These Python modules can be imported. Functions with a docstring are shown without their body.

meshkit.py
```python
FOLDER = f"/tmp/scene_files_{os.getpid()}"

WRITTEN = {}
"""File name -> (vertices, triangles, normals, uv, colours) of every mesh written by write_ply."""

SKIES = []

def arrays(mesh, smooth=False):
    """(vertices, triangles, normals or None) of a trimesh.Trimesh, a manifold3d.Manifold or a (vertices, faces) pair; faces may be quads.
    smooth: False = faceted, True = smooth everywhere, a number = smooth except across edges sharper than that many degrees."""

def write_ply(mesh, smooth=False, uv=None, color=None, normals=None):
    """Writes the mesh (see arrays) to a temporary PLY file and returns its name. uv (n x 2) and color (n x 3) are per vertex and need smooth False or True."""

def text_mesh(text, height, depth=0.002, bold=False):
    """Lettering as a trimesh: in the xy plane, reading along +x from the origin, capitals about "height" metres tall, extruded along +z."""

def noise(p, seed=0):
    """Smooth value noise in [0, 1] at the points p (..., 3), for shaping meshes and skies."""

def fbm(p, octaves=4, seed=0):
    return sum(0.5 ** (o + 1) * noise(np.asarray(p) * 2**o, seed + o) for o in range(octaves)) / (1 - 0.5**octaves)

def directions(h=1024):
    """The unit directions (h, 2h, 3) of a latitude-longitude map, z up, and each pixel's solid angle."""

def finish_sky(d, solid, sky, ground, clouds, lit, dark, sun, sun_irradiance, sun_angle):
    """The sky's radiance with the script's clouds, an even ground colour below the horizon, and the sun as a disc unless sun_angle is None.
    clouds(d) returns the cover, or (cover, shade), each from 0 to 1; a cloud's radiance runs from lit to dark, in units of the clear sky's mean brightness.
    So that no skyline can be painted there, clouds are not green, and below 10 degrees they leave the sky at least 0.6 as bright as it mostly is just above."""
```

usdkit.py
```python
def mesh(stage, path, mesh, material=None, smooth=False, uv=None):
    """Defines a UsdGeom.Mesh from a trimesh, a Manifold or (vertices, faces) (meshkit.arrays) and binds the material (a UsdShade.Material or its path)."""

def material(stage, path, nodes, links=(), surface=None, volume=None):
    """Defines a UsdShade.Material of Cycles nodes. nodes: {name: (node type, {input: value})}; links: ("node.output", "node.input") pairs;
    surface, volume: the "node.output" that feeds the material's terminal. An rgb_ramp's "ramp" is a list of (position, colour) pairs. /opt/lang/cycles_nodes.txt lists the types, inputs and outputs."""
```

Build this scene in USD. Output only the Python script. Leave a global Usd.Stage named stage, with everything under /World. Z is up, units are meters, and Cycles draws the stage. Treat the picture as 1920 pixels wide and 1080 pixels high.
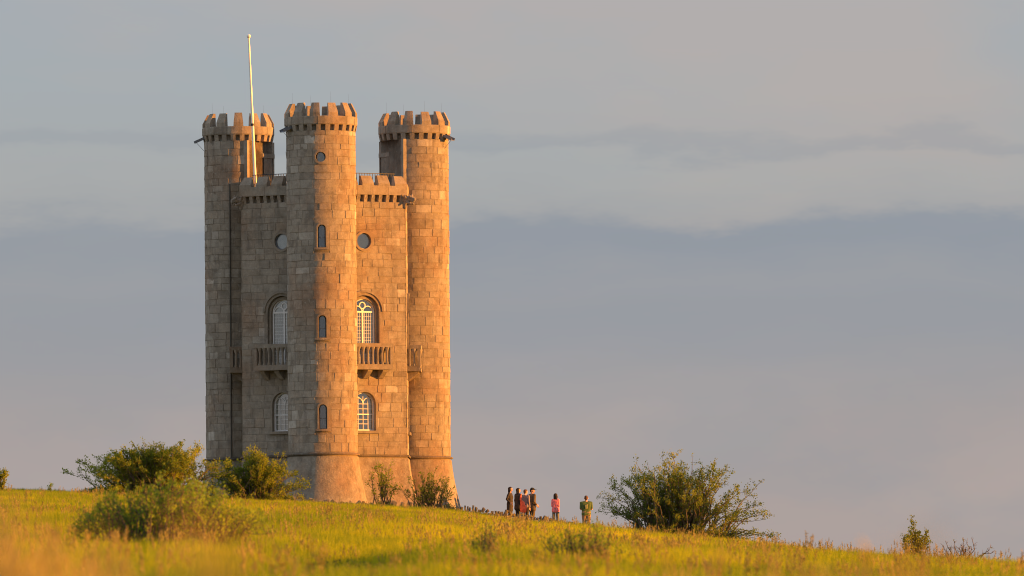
import math, random
import numpy as np, trimesh, manifold3d as m3
from shapely.geometry import Polygon, Point, box as sbox
from shapely.ops import unary_union
from pxr import Usd, UsdGeom, UsdLux, UsdShade, Gf, Sdf, Vt
import usdkit, meshkit

stage = Usd.Stage.CreateInMemory()
UsdGeom.SetStageUpAxis(stage, 'Z'); UsdGeom.SetStageMetersPerUnit(stage, 1.0)
UsdGeom.Xform.Define(stage, '/World'); UsdGeom.Scope.Define(stage, '/World/Looks')
rng = np.random.default_rng(11); random.seed(11)
rad = math.radians

# ------------------------------------------------------------------ camera
CAM = np.array([8.75, -450.0, -10.16])          # below the hilltop, looking up the slope with a long lens
PITCH, ROLL, FOCAL = math.atan(821/18000), 0.0078, 337.5
cam = UsdGeom.Camera.Define(stage, '/World/camera')
fw = np.array([0, math.cos(PITCH), math.sin(PITCH)]); rt0 = np.array([1.0, 0, 0]); up0 = np.cross(rt0, fw)
up = up0*math.cos(ROLL) + rt0*math.sin(ROLL); rt = rt0*math.cos(ROLL) - up0*math.sin(ROLL)
cam.AddTransformOp().Set(Gf.Matrix4d(*rt, 0, *up, 0, *(-fw), 0, *CAM, 1))
cam.CreateHorizontalApertureAttr(36.0); cam.CreateVerticalApertureAttr(36.0*9/16)
cam.CreateFocalLengthAttr(FOCAL); cam.CreateFStopAttr(4.4); cam.CreateFocusDistanceAttr(445.0)
cam.CreateClippingRangeAttr(Gf.Vec2f(0.5, 50000))
cam.CreateExposureAttr(1.75)

# ------------------------------------------------------------------ sky and sun
SUN_EL, SUN_AZ = rad(6.0), math.atan2(0.9825, -0.186)      # azimuth from +y towards +x
SUN = np.array([math.sin(SUN_AZ)*math.cos(SUN_EL), math.cos(SUN_AZ)*math.cos(SUN_EL), math.sin(SUN_EL)])
STR = 0.10
def sky_nodes():
    n = {
     'tc': ('texture_coordinate', {}), 'sep': ('separate_xyz', {}),
     'sky': ('sky_texture', {'sky_type': 'single_scattering', 'sun_disc': False, 'sun_elevation': SUN_EL, 'sun_rotation': SUN_AZ, 'aerosol_density': 1.0}),
     # broad shreds of thin high cloud, stretched along the horizon
     'm1': ('mapping', {'mapping_type': 'point', 'location': (-0.95, 0, 0), 'scale': (14, 14, 46)}),
     'n1': ('noise_texture', {'scale': 1.0, 'detail': 5, 'roughness': 0.5, 'distortion': 0.3}),
     'r1': ('map_range', {'from_min': 0.42, 'from_max': 0.62, 'to_min': 0.0, 'to_max': 1.0, 'clamp': True}),
     # the edge of the cloud bank
     'm2': ('mapping', {'mapping_type': 'point', 'location': (3.1, 1.7, 0.4), 'scale': (26, 26, 90)}),
     'n2': ('noise_texture', {'scale': 1.0, 'detail': 8, 'roughness': 0.62}),
     'e1': ('math', {'math_type': 'multiply_add', 'value2': 0.015, 'value3': -0.0075}),
     'e2': ('math', {'math_type': 'add'}), 'z10': ('math', {'math_type': 'multiply', 'value2': 10.0, 'use_clamp': True}), 'e10': ('math', {'math_type': 'multiply', 'value2': 10.0, 'use_clamp': True}),
     'bank': ('rgb_ramp', {'ramp': [(0, (0, 0, 0)), (0.20, (0.04,)*3), (0.32, (0.30,)*3), (0.40, (0.72,)*3), (0.43, (0.80,)*3), (0.455, (0.70,)*3), (0.50, (1, 1, 1)), (0.517, (1.0,)*3), (0.535, (0.30,)*3), (0.56, (0.10,)*3), (0.583, (0.06,)*3), (0.592, (0.40,)*3), (0.600, (0.36,)*3), (0.612, (0.08,)*3), (0.66, (0, 0, 0)), (1, (0, 0, 0))]}),
     'bk2': ('math', {'math_type': 'multiply'}),
     'bkr': ('map_range', {'from_min': 0.2, 'from_max': 0.6, 'to_min': 0.7, 'to_max': 1.0, 'clamp': True}),
     # colours from the horizon upwards
     'base': ('rgb_ramp', {'ramp': [(0, (0.40, 0.34, 0.33)), (0.3, (0.415, 0.352, 0.342)), (0.42, (0.36, 0.345, 0.355)), (0.56, (0.39, 0.40, 0.41)), (0.75, (0.345, 0.40, 0.455)), (1, (0.37, 0.42, 0.47))]}),
     'pink': ('color', {'value': (0.50, 0.415, 0.385)}),
     'grey': ('color', {'value': (0.265, 0.30, 0.36)}),
     'zen': ('rgb_ramp', {'ramp': [(0, (0, 0, 0)), (0.1, (0, 0, 0)), (0.5, (1, 1, 1)), (1, (1, 1, 1))]}), 'mixz': ('mix', {'mix_type': 'mix', 'color2': (0.43, 0.52, 0.66)}),  # overhead sky out of view, made bluer and brighter to lift the shadows
     'mixp': ('mix', {'mix_type': 'mix'}),
     'pf': ('math', {'math_type': 'multiply', 'value2': 0.55}),
     'mixb': ('mix', {'mix_type': 'mix'}),
     # low broken cloud near the horizon
     'm3': ('mapping', {'mapping_type': 'point', 'location': (7.7, 2.2, 1.4), 'scale': (38, 38, 75)}), 'n3': ('noise_texture', {'scale': 1.0, 'detail': 7, 'roughness': 0.58}),
     'r3': ('map_range', {'from_min': 0.48, 'from_max': 0.66, 'to_min': 0.0, 'to_max': 0.45, 'clamp': True}),
     'low': ('rgb_ramp', {'ramp': [(0, (1, 1, 1)), (0.30, (1, 1, 1)), (0.42, (0, 0, 0)), (1, (0, 0, 0))]}), 'lf': ('math', {'math_type': 'multiply'}), 'mixl': ('mix', {'mix_type': 'mix', 'color2': (0.295, 0.315, 0.35)}),
     'gain': ('vector_math', {'math_type': 'scale', 'scale': 0.298/STR}),
     'mixs': ('mix', {'mix_type': 'mix', 'fac': 0.97}),
     'bg': ('background_shader', {'strength': STR})}
    n['zr'] = ('map_range', {'from_min': 0.0, 'from_max': 1.0, 'to_min': 0.0, 'to_max': 1.0, 'clamp': True})
    l = [('tc.generated', 'sep.vector'), ('tc.generated', 'm1.vector'), ('tc.generated', 'm2.vector'), ('m1.vector', 'n1.vector'), ('m2.vector', 'n2.vector'),
         ('n1.fac', 'r1.value'), ('n2.fac', 'e1.value1'), ('sep.z', 'e2.value1'), ('e1.value', 'e2.value2'), ('e2.value', 'e10.value1'), ('e10.value', 'bank.fac'), ('sep.z', 'z10.value1'), ('z10.value', 'base.fac'), ('sep.z', 'zen.fac'), ('zen.color', 'mixz.fac'), ('base.color', 'mixz.color1'),
         ('n1.fac', 'bkr.value'), ('bank.color', 'bk2.value1'), ('bkr.result', 'bk2.value2'),
         ('r1.result', 'pf.value1'), ('pf.value', 'mixp.fac'), ('mixz.color', 'mixp.color1'), ('pink.color', 'mixp.color2'),
         ('bk2.value', 'mixb.fac'), ('mixp.color', 'mixb.color1'), ('grey.color', 'mixb.color2'),
         ('tc.generated', 'm3.vector'), ('m3.vector', 'n3.vector'), ('n3.fac', 'r3.value'), ('z10.value', 'low.fac'), ('low.color', 'lf.value1'), ('r3.result', 'lf.value2'), ('lf.value', 'mixl.fac'), ('mixb.color', 'mixl.color1'), ('mixl.color', 'gain.vector1'), ('sky.color', 'mixs.color1'), ('gain.vector', 'mixs.color2'), ('mixs.color', 'bg.color')]
    del n['zr']
    return n, l
dome = UsdLux.DomeLight.Define(stage, '/World/sky')
dome.CreateIntensityAttr(1.0)
dome.GetPrim().SetCustomDataByKey('kind', 'structure')
_n, _l = sky_nodes()
UsdShade.MaterialBindingAPI.Apply(dome.GetPrim()).Bind(usdkit.material(stage, '/World/Looks/sky', _n, _l, surface='bg.background'))
sun = UsdLux.DistantLight.Define(stage, '/World/sun')
sun.CreateNormalizeAttr(True); sun.CreateIntensityAttr(1.17); sun.CreateAngleAttr(0.55); sun.CreateColorAttr(Gf.Vec3f(1.0, 0.378, 0.058))
sx = np.cross([0, 0, 1], SUN); sx /= np.linalg.norm(sx); sy = np.cross(SUN, sx)
sun.AddTransformOp().Set(Gf.Matrix4d(*sx, 0, *sy, 0, *SUN, 0, *(SUN*100), 1))

# ------------------------------------------------------------------ helpers
_used = {}
def numbered(name, parent='/World'):
    k = _used.get((parent, name), 0); _used[(parent, name)] = k + 1
    return name if k == 0 else f'{name}_{k:03d}'
def path_of(parent): return '/World' if parent is None else str(parent.GetPath())
def obj(name, mesh, mat, parent=None, smooth=False, tone=None):
    pp = path_of(parent); p = f'{pp}/{numbered(name, pp)}'
    v, f, n = meshkit.arrays(mesh, smooth)
    m = usdkit.mesh(stage, p, (v, f), LOOK[mat])
    if n is not None:
        m.CreateNormalsAttr(Vt.Vec3fArray.FromNumpy(n.astype(np.float32))); m.SetNormalsInterpolation('vertex')
    if tone is not None:
        pv = UsdGeom.PrimvarsAPI(m).CreatePrimvar('tone', Sdf.ValueTypeNames.FloatArray, 'vertex')
        t = np.full(len(v), tone, np.float32) if np.ndim(tone) == 0 else np.asarray(tone, np.float32)
        pv.Set(Vt.FloatArray.FromNumpy(t))
    return m.GetPrim()
def xf(name, parent=None, loc=(0, 0, 0), rz=0.0):
    pp = path_of(parent); x = UsdGeom.Xform.Define(stage, f'{pp}/{numbered(name, pp)}')
    if any(loc) or rz:
        x.AddTranslateOp().Set(Gf.Vec3d(*map(float, loc))); x.AddRotateZOp().Set(float(rz))
    return x.GetPrim()
def tag(o, label=None, cat=None, group=None, kind=None):
    for k, v in (('label', label), ('category', cat), ('group', group), ('kind', kind)):
        if v: o.SetCustomDataByKey(k, v)
    return o
def cat_meshes(ms): return trimesh.util.concatenate([m if isinstance(m, trimesh.Trimesh) else trimesh.Trimesh(*meshkit.arrays(m)[:2], process=False) for m in ms])
def tm(man):
    m = man.to_mesh(); return trimesh.Trimesh(m.vert_properties[:, :3], m.tri_verts, process=False)
def bx(cx, cy, cz, sx_, sy_, sz): return trimesh.creation.box([sx_, sy_, sz], trimesh.transformations.translation_matrix([cx, cy, cz]))
def tube(pts, radii, k=6):
    pts = np.asarray(pts, float); radii = np.broadcast_to(radii, len(pts)); V, F = [], []
    t = np.gradient(pts, axis=0); t /= np.maximum(np.linalg.norm(t, axis=1, keepdims=True), 1e-9)
    ref = np.array([0, 0, 1.0]) if abs(t[0][2]) < 0.9 else np.array([1.0, 0, 0])
    for i, (p, r) in enumerate(zip(pts, radii)):
        a = np.cross(t[i], ref); a /= max(np.linalg.norm(a), 1e-9); b = np.cross(t[i], a)
        for j in range(k):
            w = 2*math.pi*j/k; V.append(p + r*(a*math.cos(w) + b*math.sin(w)))
    for i in range(len(pts)-1):
        for j in range(k):
            a0, a1 = i*k+j, i*k+(j+1) % k
            F += [[a0, a0+k, a1], [a1, a0+k, a1+k]]
    n = len(V); V += [pts[0], pts[-1]]
    for j in range(k):
        F += [[n, j, (j+1) % k], [n+1, (len(pts)-1)*k+(j+1) % k, (len(pts)-1)*k+j]]
    return trimesh.Trimesh(np.array(V), np.array(F), process=False)
def lathe(profile, k=48, a0=0.0, a1=2*math.pi, close=True):
    """profile: (r, z) from bottom outside; full turn"""
    prof = np.asarray(profile, float); V, F = [], []
    for j in range(k):
        w = 2*math.pi*j/k
        V.append(np.c_[prof[:, 0]*math.cos(w), prof[:, 0]*math.sin(w), prof[:, 1]])
    m = len(prof); V = np.vstack(V)
    for j in range(k):
        j2 = (j+1) % k
        for i in range(m-1):
            F += [[j*m+i, j2*m+i, j2*m+i+1], [j*m+i, j2*m+i+1, j*m+i+1]]
    return trimesh.Trimesh(V, np.array(F), process=False)
def sector(poly, th0, th1, n=4, taper=None):
    """sweep an (r, z) polygon from angle th0 to th1; taper(z) narrows the angle with height"""
    poly = np.asarray(poly, float); m = len(poly); V = []
    mid, half = (th0+th1)/2, (th1-th0)/2
    for j in range(n+1):
        s = -1 + 2*j/n
        for r, z in poly:
            w = mid + s*half*(taper(z) if taper else 1.0)
            V.append([r*math.cos(w), r*math.sin(w), z])
    F = []
    for j in range(n):
        for i in range(m):
            i2 = (i+1) % m; a, b, c, d = j*m+i, (j+1)*m+i, (j+1)*m+i2, j*m+i2
            F += [[a, b, c], [a, c, d]]
    for i in range(1, m-1):
        F += [[0, i, i+1], [n*m, n*m+i+1, n*m+i]]
    t = trimesh.Trimesh(np.array(V), np.array(F), process=False)
    if t.volume < 0: t.invert()
    return t

# ------------------------------------------------------------------ materials
LOOK = {}
def look(name, nodes, links=(), surface='p.BSDF'):
    LOOK[name] = usdkit.material(stage, f'/World/Looks/{name}', nodes, links, surface=surface); return LOOK[name]
def plain(name, color, rough=0.7, metallic=0.0, spec=0.3, var=0.12, scale=6.0, bump=0.0):
    c = np.array(color)
    n = {'g': ('geometry', {}), 'n': ('noise_texture', {'scale': scale, 'detail': 4}), 'r': ('rgb_ramp', {'ramp': [(0.3, tuple(c*(1-var))), (0.7, tuple(np.minimum(c*(1+var), 0.95)))]}),
         'p': ('principled_bsdf', {'roughness': rough, 'metallic': metallic, 'specular_ior_level': spec})}
    l = [('g.position', 'n.vector'), ('n.fac', 'r.fac'), ('r.color', 'p.base_color')]
    if bump:
        n['b'] = ('bump', {'strength': bump, 'distance': 0.02}); l += [('n.fac', 'b.height'), ('b.normal', 'p.normal')]
    look(name, n, l)
def stone_look(name, ramp, stain=0.55, bump=0.6, fine=22.0):
    """weathered limestone; the primvar tone picks the block's own colour"""
    n = {'g': ('geometry', {}), 'at': ('attribute', {'attribute': 'tone'}),
         'ramp': ('rgb_ramp', {'ramp': ramp}),
         'n1': ('noise_texture', {'scale': 1.3, 'detail': 6, 'roughness': 0.65}),
         'mp': ('mapping', {'mapping_type': 'point', 'scale': (3.2, 3.2, 0.55)}), 'n2': ('noise_texture', {'scale': 1.0, 'detail': 5, 'roughness': 0.6}),
         'n3': ('noise_texture', {'scale': fine, 'detail': 6, 'roughness': 0.78}),
         'n4': ('noise_texture', {'scale': 7.0, 'detail': 5, 'roughness': 0.75}),
         's1': ('map_range', {'from_min': 0.46, 'from_max': 0.72, 'to_min': 0.0, 'to_max': stain, 'clamp': True}),
         's2': ('map_range', {'from_min': 0.52, 'from_max': 0.74, 'to_min': 0.0, 'to_max': stain, 'clamp': True}),
         's3': ('map_range', {'from_min': 0.57, 'from_max': 0.70, 'to_min': 0.0, 'to_max': 0.55, 'clamp': True}),
         'n5': ('noise_texture', {'scale': 0.42, 'detail': 5, 'roughness': 0.6}), 's5': ('map_range', {'from_min': 0.48, 'from_max': 0.66, 'to_min': 0.0, 'to_max': 0.7, 'clamp': True}), 'rust': ('color', {'value': (0.30, 0.20, 0.13)}), 'mx5': ('mix', {}),
         'n6': ('noise_texture', {'scale': 3.2, 'detail': 6, 'roughness': 0.7}), 'r6': ('rgb_ramp', {'ramp': [(0.3, (0.72, 0.70, 0.67)), (0.5, (0.98, 0.98, 0.98)), (0.7, (1.2, 1.19, 1.16))]}), 'mx6': ('mix', {'mix_type': 'multiply', 'fac': 0.8}),
         'dark': ('color', {'value': (0.16, 0.13, 0.095)}), 'soot': ('color', {'value': (0.13, 0.115, 0.10)}), 'lich': ('color', {'value': (0.48, 0.45, 0.38)}),
         'mx1': ('mix', {}), 'mx2': ('mix', {}), 'mx3': ('mix', {}), 'mx4': ('mix', {'mix_type': 'multiply', 'fac': 0.65}),
         'r4': ('rgb_ramp', {'ramp': [(0.25, (0.62, 0.6, 0.57)), (0.5, (0.95, 0.95, 0.95)), (0.75, (1.18, 1.15, 1.1))]}),
         'hb': ('math', {'math_type': 'multiply_add', 'value2': 0.6}),
         'b': ('bump', {'strength': bump, 'distance': 0.035}),
         'p': ('principled_bsdf', {'roughness': 0.92, 'specular_ior_level': 0.15, 'diffuse_roughness': 0.6})}
    l = [('at.fac', 'ramp.fac'), ('g.position', 'n1.vector'), ('g.position', 'mp.vector'), ('mp.vector', 'n2.vector'), ('g.position', 'n3.vector'), ('g.position', 'n4.vector'),
         ('n1.fac', 's1.value'), ('n2.fac', 's2.value'), ('n4.fac', 's3.value'), ('s1.result', 'mx1.fac'), ('g.position', 'n5.vector'), ('n5.fac', 's5.value'), ('s5.result', 'mx5.fac'), ('ramp.color', 'mx5.color1'), ('rust.color', 'mx5.color2'), ('mx5.color', 'mx1.color1'), ('g.position', 'n6.vector'), ('n6.fac', 'r6.fac'), ('mx3.color', 'mx6.color1'), ('r6.color', 'mx6.color2'), ('dark.color', 'mx1.color2'),
         ('s2.result', 'mx2.fac'), ('mx1.color', 'mx2.color1'), ('soot.color', 'mx2.color2'), ('s3.result', 'mx3.fac'), ('mx2.color', 'mx3.color1'), ('lich.color', 'mx3.color2'),
         ('n3.fac', 'r4.fac'), ('mx6.color', 'mx4.color1'), ('r4.color', 'mx4.color2'), ('mx4.color', 'p.base_color'),
         ('n3.fac', 'hb.value1'), ('n4.fac', 'hb.value3'), ('hb.value', 'b.height'), ('b.normal', 'p.normal')]
    look(name, n, l)
STONE_RAMP = [(0.0, (0.235, 0.195, 0.15)), (0.15, (0.29, 0.25, 0.20)), (0.28, (0.325, 0.28, 0.22)), (0.40, (0.33, 0.295, 0.24)), (0.52, (0.35, 0.295, 0.23)), (0.64, (0.315, 0.265, 0.20)), (0.74, (0.36, 0.32, 0.265)), (0.86, (0.42, 0.375, 0.31)), (1.0, (0.54, 0.50, 0.43))]
stone_look('ashlar', STONE_RAMP)
stone_look('ashlar_core', [(0, (0.27, 0.235, 0.185)), (1, (0.27, 0.235, 0.185))], bump=0.8)
stone_look('rubble', [(0, (0.29, 0.255, 0.205)), (1, (0.35, 0.31, 0.25))], stain=0.6, bump=1.0, fine=12.0)
stone_look('dressed', [(0, (0.25, 0.215, 0.17)), (1, (0.34, 0.295, 0.235))], stain=0.35, bump=0.4)
stone_look('carved', [(0, (0.27, 0.24, 0.2)), (1, (0.33, 0.3, 0.26))], stain=0.5, bump=0.8)
stone_look('field_stone', [(0, (0.09, 0.08, 0.062)), (0.5, (0.14, 0.125, 0.10)), (1, (0.23, 0.21, 0.165))], stain=0.5, bump=0.8)
plain('white_paint', (0.66, 0.64, 0.61), 0.5, var=0.05)
plain('interior', (0.70, 0.65, 0.57), 0.9, var=0.06)
plain('dark_interior', (0.05, 0.045, 0.04), 0.9)
plain('lead', (0.17, 0.18, 0.2), 0.55, metallic=0.3)
plain('iron', (0.03, 0.03, 0.032), 0.5)
plain('pole_paint', (0.72, 0.70, 0.64), 0.4, var=0.05, spec=0.5)
plain('door_wood', (0.34, 0.20, 0.12), 0.7)
plain('copper_strip', (0.07, 0.06, 0.045), 0.6)
look('pane', {'f': ('fresnel', {'IOR': 1.52}), 't': ('transparent_bsdf', {'color': (0.86, 0.88, 0.88)}), 'g': ('glossy_bsdf', {'color': (1, 1, 1), 'roughness': 0.02}),
              'ff': ('math', {'math_type': 'multiply_add', 'value2': 1.6, 'value3': 0.06, 'use_clamp': True}), 'm': ('mix_closure', {})},
     [('f.fac', 'ff.value1'), ('ff.value', 'm.fac'), ('t.BSDF', 'm.closure1'), ('g.BSDF', 'm.closure2')], surface='m.closure')
def leaf_look(name, ramp, trans=(0.3, 0.32, 0.05), tw=0.35, scale=0.6, rough=0.6):
    """thin leaves or blades: each island its own shade, broad patches by place"""
    n = {'g': ('geometry', {}), 'oi': ('object_info', {}), 'n': ('noise_texture', {'scale': scale, 'detail': 3}),
         'a': ('math', {'math_type': 'multiply_add', 'value2': 0.45}), 'b2': ('math', {'math_type': 'multiply_add', 'value2': 2.0, 'value3': -0.72}),
         'r': ('rgb_ramp', {'ramp': ramp}), 'tr': ('mix', {'mix_type': 'multiply', 'fac': 1.0, 'color2': trans}),
         'tg': ('vector_math', {'math_type': 'scale', 'scale': 3.0}),
         'p': ('principled_bsdf', {'roughness': rough, 'specular_ior_level': 0.25}), 't': ('translucent_bsdf', {}), 'm': ('mix_closure', {'fac': tw})}
    l = [('g.position', 'n.vector'), ('n.fac', 'b2.value1'), ('g.random_per_island', 'a.value1'), ('b2.value', 'a.value3'), ('a.value', 'r.fac'),
         ('r.color', 'p.base_color'), ('r.color', 'tr.color1'), ('tr.color', 'tg.vector1'), ('tg.vector', 't.color'), ('p.BSDF', 'm.closure1'), ('t.BSDF', 'm.closure2')]
    look(name, n, l, surface='m.closure')
leaf_look('leaf_hawthorn', [(0.1, (0.09, 0.115, 0.02)), (0.5, (0.19, 0.20, 0.026)), (0.9, (0.31, 0.275, 0.034))], trans=(0.8, 0.9, 0.25), tw=0.45)
leaf_look('leaf_dark', [(0.1, (0.08, 0.108, 0.022)), (0.5, (0.16, 0.175, 0.028)), (0.9, (0.265, 0.24, 0.034))], trans=(0.8, 0.9, 0.3), tw=0.45)
leaf_look('leaf_herb', [(0.1, (0.085, 0.14, 0.02)), (0.5, (0.185, 0.235, 0.03)), (0.9, (0.29, 0.28, 0.055))], trans=(0.8, 0.9, 0.3), tw=0.42)
leaf_look('grass_blade', [(0.1, (0.12, 0.165, 0.008)), (0.45, (0.23, 0.245, 0.010)), (0.75, (0.33, 0.31, 0.013)), (1.0, (0.39, 0.32, 0.03))], trans=(0.92, 0.92, 0.2), tw=0.42, scale=0.11)
leaf_look('grass_seed', [(0.1, (0.24, 0.22, 0.075)), (0.9, (0.36, 0.31, 0.12))], trans=(0.95, 0.85, 0.4), tw=0.3, scale=0.3)
leaf_look('leaf_shade', [(0.1, (0.025, 0.05, 0.012)), (0.5, (0.05, 0.085, 0.016)), (0.9, (0.09, 0.12, 0.02))], trans=(0.8, 0.95, 0.3), tw=0.3)  # dark leaves of the added patch, shade on the grass put into colour
plain('bark', (0.11, 0.085, 0.06), 0.9, var=0.3, scale=25)
look('turf', {'g': ('geometry', {}), 'n': ('noise_texture', {'scale': 0.11, 'detail': 6}), 'n2': ('noise_texture', {'scale': 4.0, 'detail': 6}), 'a': ('math', {'math_type': 'multiply_add', 'value2': 0.4}),
              'r': ('rgb_ramp', {'ramp': [(0.3, (0.05, 0.08, 0.012)), (0.75, (0.10, 0.11, 0.018)), (1.0, (0.14, 0.12, 0.03))]}), 'b': ('bump', {'strength': 1.0, 'distance': 0.1}), 'p': ('principled_bsdf', {'roughness': 0.95, 'specular_ior_level': 0.1})},
     [('g.position', 'n.vector'), ('g.position', 'n2.vector'), ('n2.fac', 'a.value1'), ('n.fac', 'a.value3'), ('a.value', 'r.fac'), ('r.color', 'p.base_color'), ('n2.fac', 'b.height'), ('b.normal', 'p.normal')])
for nm, c in dict(skin=(0.5, 0.29, 0.2), hair_dark=(0.03, 0.022, 0.017), hair_brown=(0.10, 0.055, 0.03), coat_black=(0.035, 0.03, 0.027), coat_brown=(0.085, 0.065, 0.045), knit_lilac=(0.2, 0.165, 0.19), collar_pale=(0.6, 0.5, 0.48),
                  pink_cloth=(0.75, 0.2, 0.22), grey_cloth=(0.13, 0.125, 0.11), green_cloth=(0.075, 0.12, 0.035), tan_cloth=(0.27, 0.19, 0.12), denim=(0.06, 0.065, 0.085), orange_cloth=(0.85, 0.13, 0.06), shoe=(0.04, 0.032, 0.026), cap_cloth=(0.03, 0.032, 0.025), olive_print=(0.22, 0.23, 0.10)).items():
    plain(nm, c, 0.85, var=0.1, scale=18)

# ------------------------------------------------------------------ ground
PX = [(-6000, 820), (-1500, 885), (-500, 912), (0, 920), (200, 925), (400, 935), (560, 944), (700, 951), (860, 961), (985, 981), (1040, 988), (1100, 998), (1200, 1012), (1300, 1022), (1450, 1036), (1600, 1053), (1750, 1067), (1920, 1081), (3000, 1165), (8000, 1500)]
CX = np.array([8.75 + (p-960)*0.025 for p, _ in PX]); CZ = np.array([(1361-y)*0.025 - 10.16 for _, y in PX])
def ground_z(X, Y):
    X, Y = np.asarray(X, float), np.asarray(Y, float); d = Y + 450.0
    crest = sum(w*np.interp(X+o, CX, CZ) for o, w in ((-1.5, .25), (0, .5), (1.5, .25))) + 0.56      # the hill's cross profile, smoothed
    crest = crest - 0.0078*np.clip(X-8.75, -60, 60); t = np.clip(d/450.0, -1, 1)
    prof = np.sign(t)*np.abs(t)**1.05
    z = -11.42 + 10.82*prof + crest*np.clip(0.08+0.92*np.clip(d/445, 0, 2)**1.5, 0, 1) - 0.0
    back = np.maximum(d-466, 0); z = z - np.where(back < 400, 0.00022*np.minimum(back, 400)**2*4/4 + 0.02*back, 0.00022*160000 + 8 + 0.02*(back-400)*0)
    bump = (meshkit.fbm(np.stack([X/13.0, Y/26.0, 0*X], -1), 3, 5)-0.5)*0.55*np.clip((d-40)/100, 0, 1)*np.clip((438-d)/40, 0, 1)
    dip = -1.25*np.exp(-((X-5.4)/1.1)**2-((Y+250)/20)**2)
    return z + bump + dip
def axis(stops):
    out = []
    for a, b, s in stops: out += list(np.arange(a, b, s))
    return np.array(out + [stops[-1][1]])
gx = axis([(-6000, -500, 500), (-500, -80, 30), (-80, -24, 4), (-24, 42, 0.75), (42, 90, 4), (90, 500, 30), (500, 6000, 500)])
gy = axis([(-1500, -500, 200), (-500, -452, 8), (-452, 40, 2.0), (40, 500, 20), (500, 8000, 500)])
GX, GY = np.meshgrid(gx, gy); GZ = ground_z(GX, GY); nx, ny = len(gx), len(gy)
idx = np.arange(nx*ny).reshape(ny, nx)
q = np.stack([idx[:-1, :-1], idx[:-1, 1:], idx[1:, 1:], idx[1:, :-1]], -1).reshape(-1, 4)
g = obj('ground', (np.c_[GX.ravel(), GY.ravel(), GZ.ravel()], q), 'turf', smooth=True); tag(g, kind='structure')

# ------------------------------------------------------------------ the tower
tower = tag(xf('castle_tower'), 'tall honey stone castle tower with three round battlemented turrets on the hilltop', 'tower')
DELTA = -0.9
def ang(deg): return rad(deg + DELTA)
def pol(r, deg): return np.array([r*math.cos(ang(deg)), r*math.sin(ang(deg))])
HR, TR, SR = 4.42, 4.80, 1.60                    # wall corner radius, turret distance, turret shaft radius
Z_BAND, Z_CORB, Z_RING, Z_CREN, Z_SHO, Z_TOP = 2.46, 17.46, 17.73, 18.13, 18.31, 18.76
W_CORB, W_RING, W_CREN, W_SHO, W_TOP = 14.30, 14.62, 15.06, 15.16, 15.53
turrets = {'front': (pol(TR, -90), -90, -98.5), 'right': (pol(TR, 30), 30, -99.0), 'left': (pol(TR, 150), 150, -88.0)}
stones = []                                       # (screen area, mesh, tone)

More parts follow.
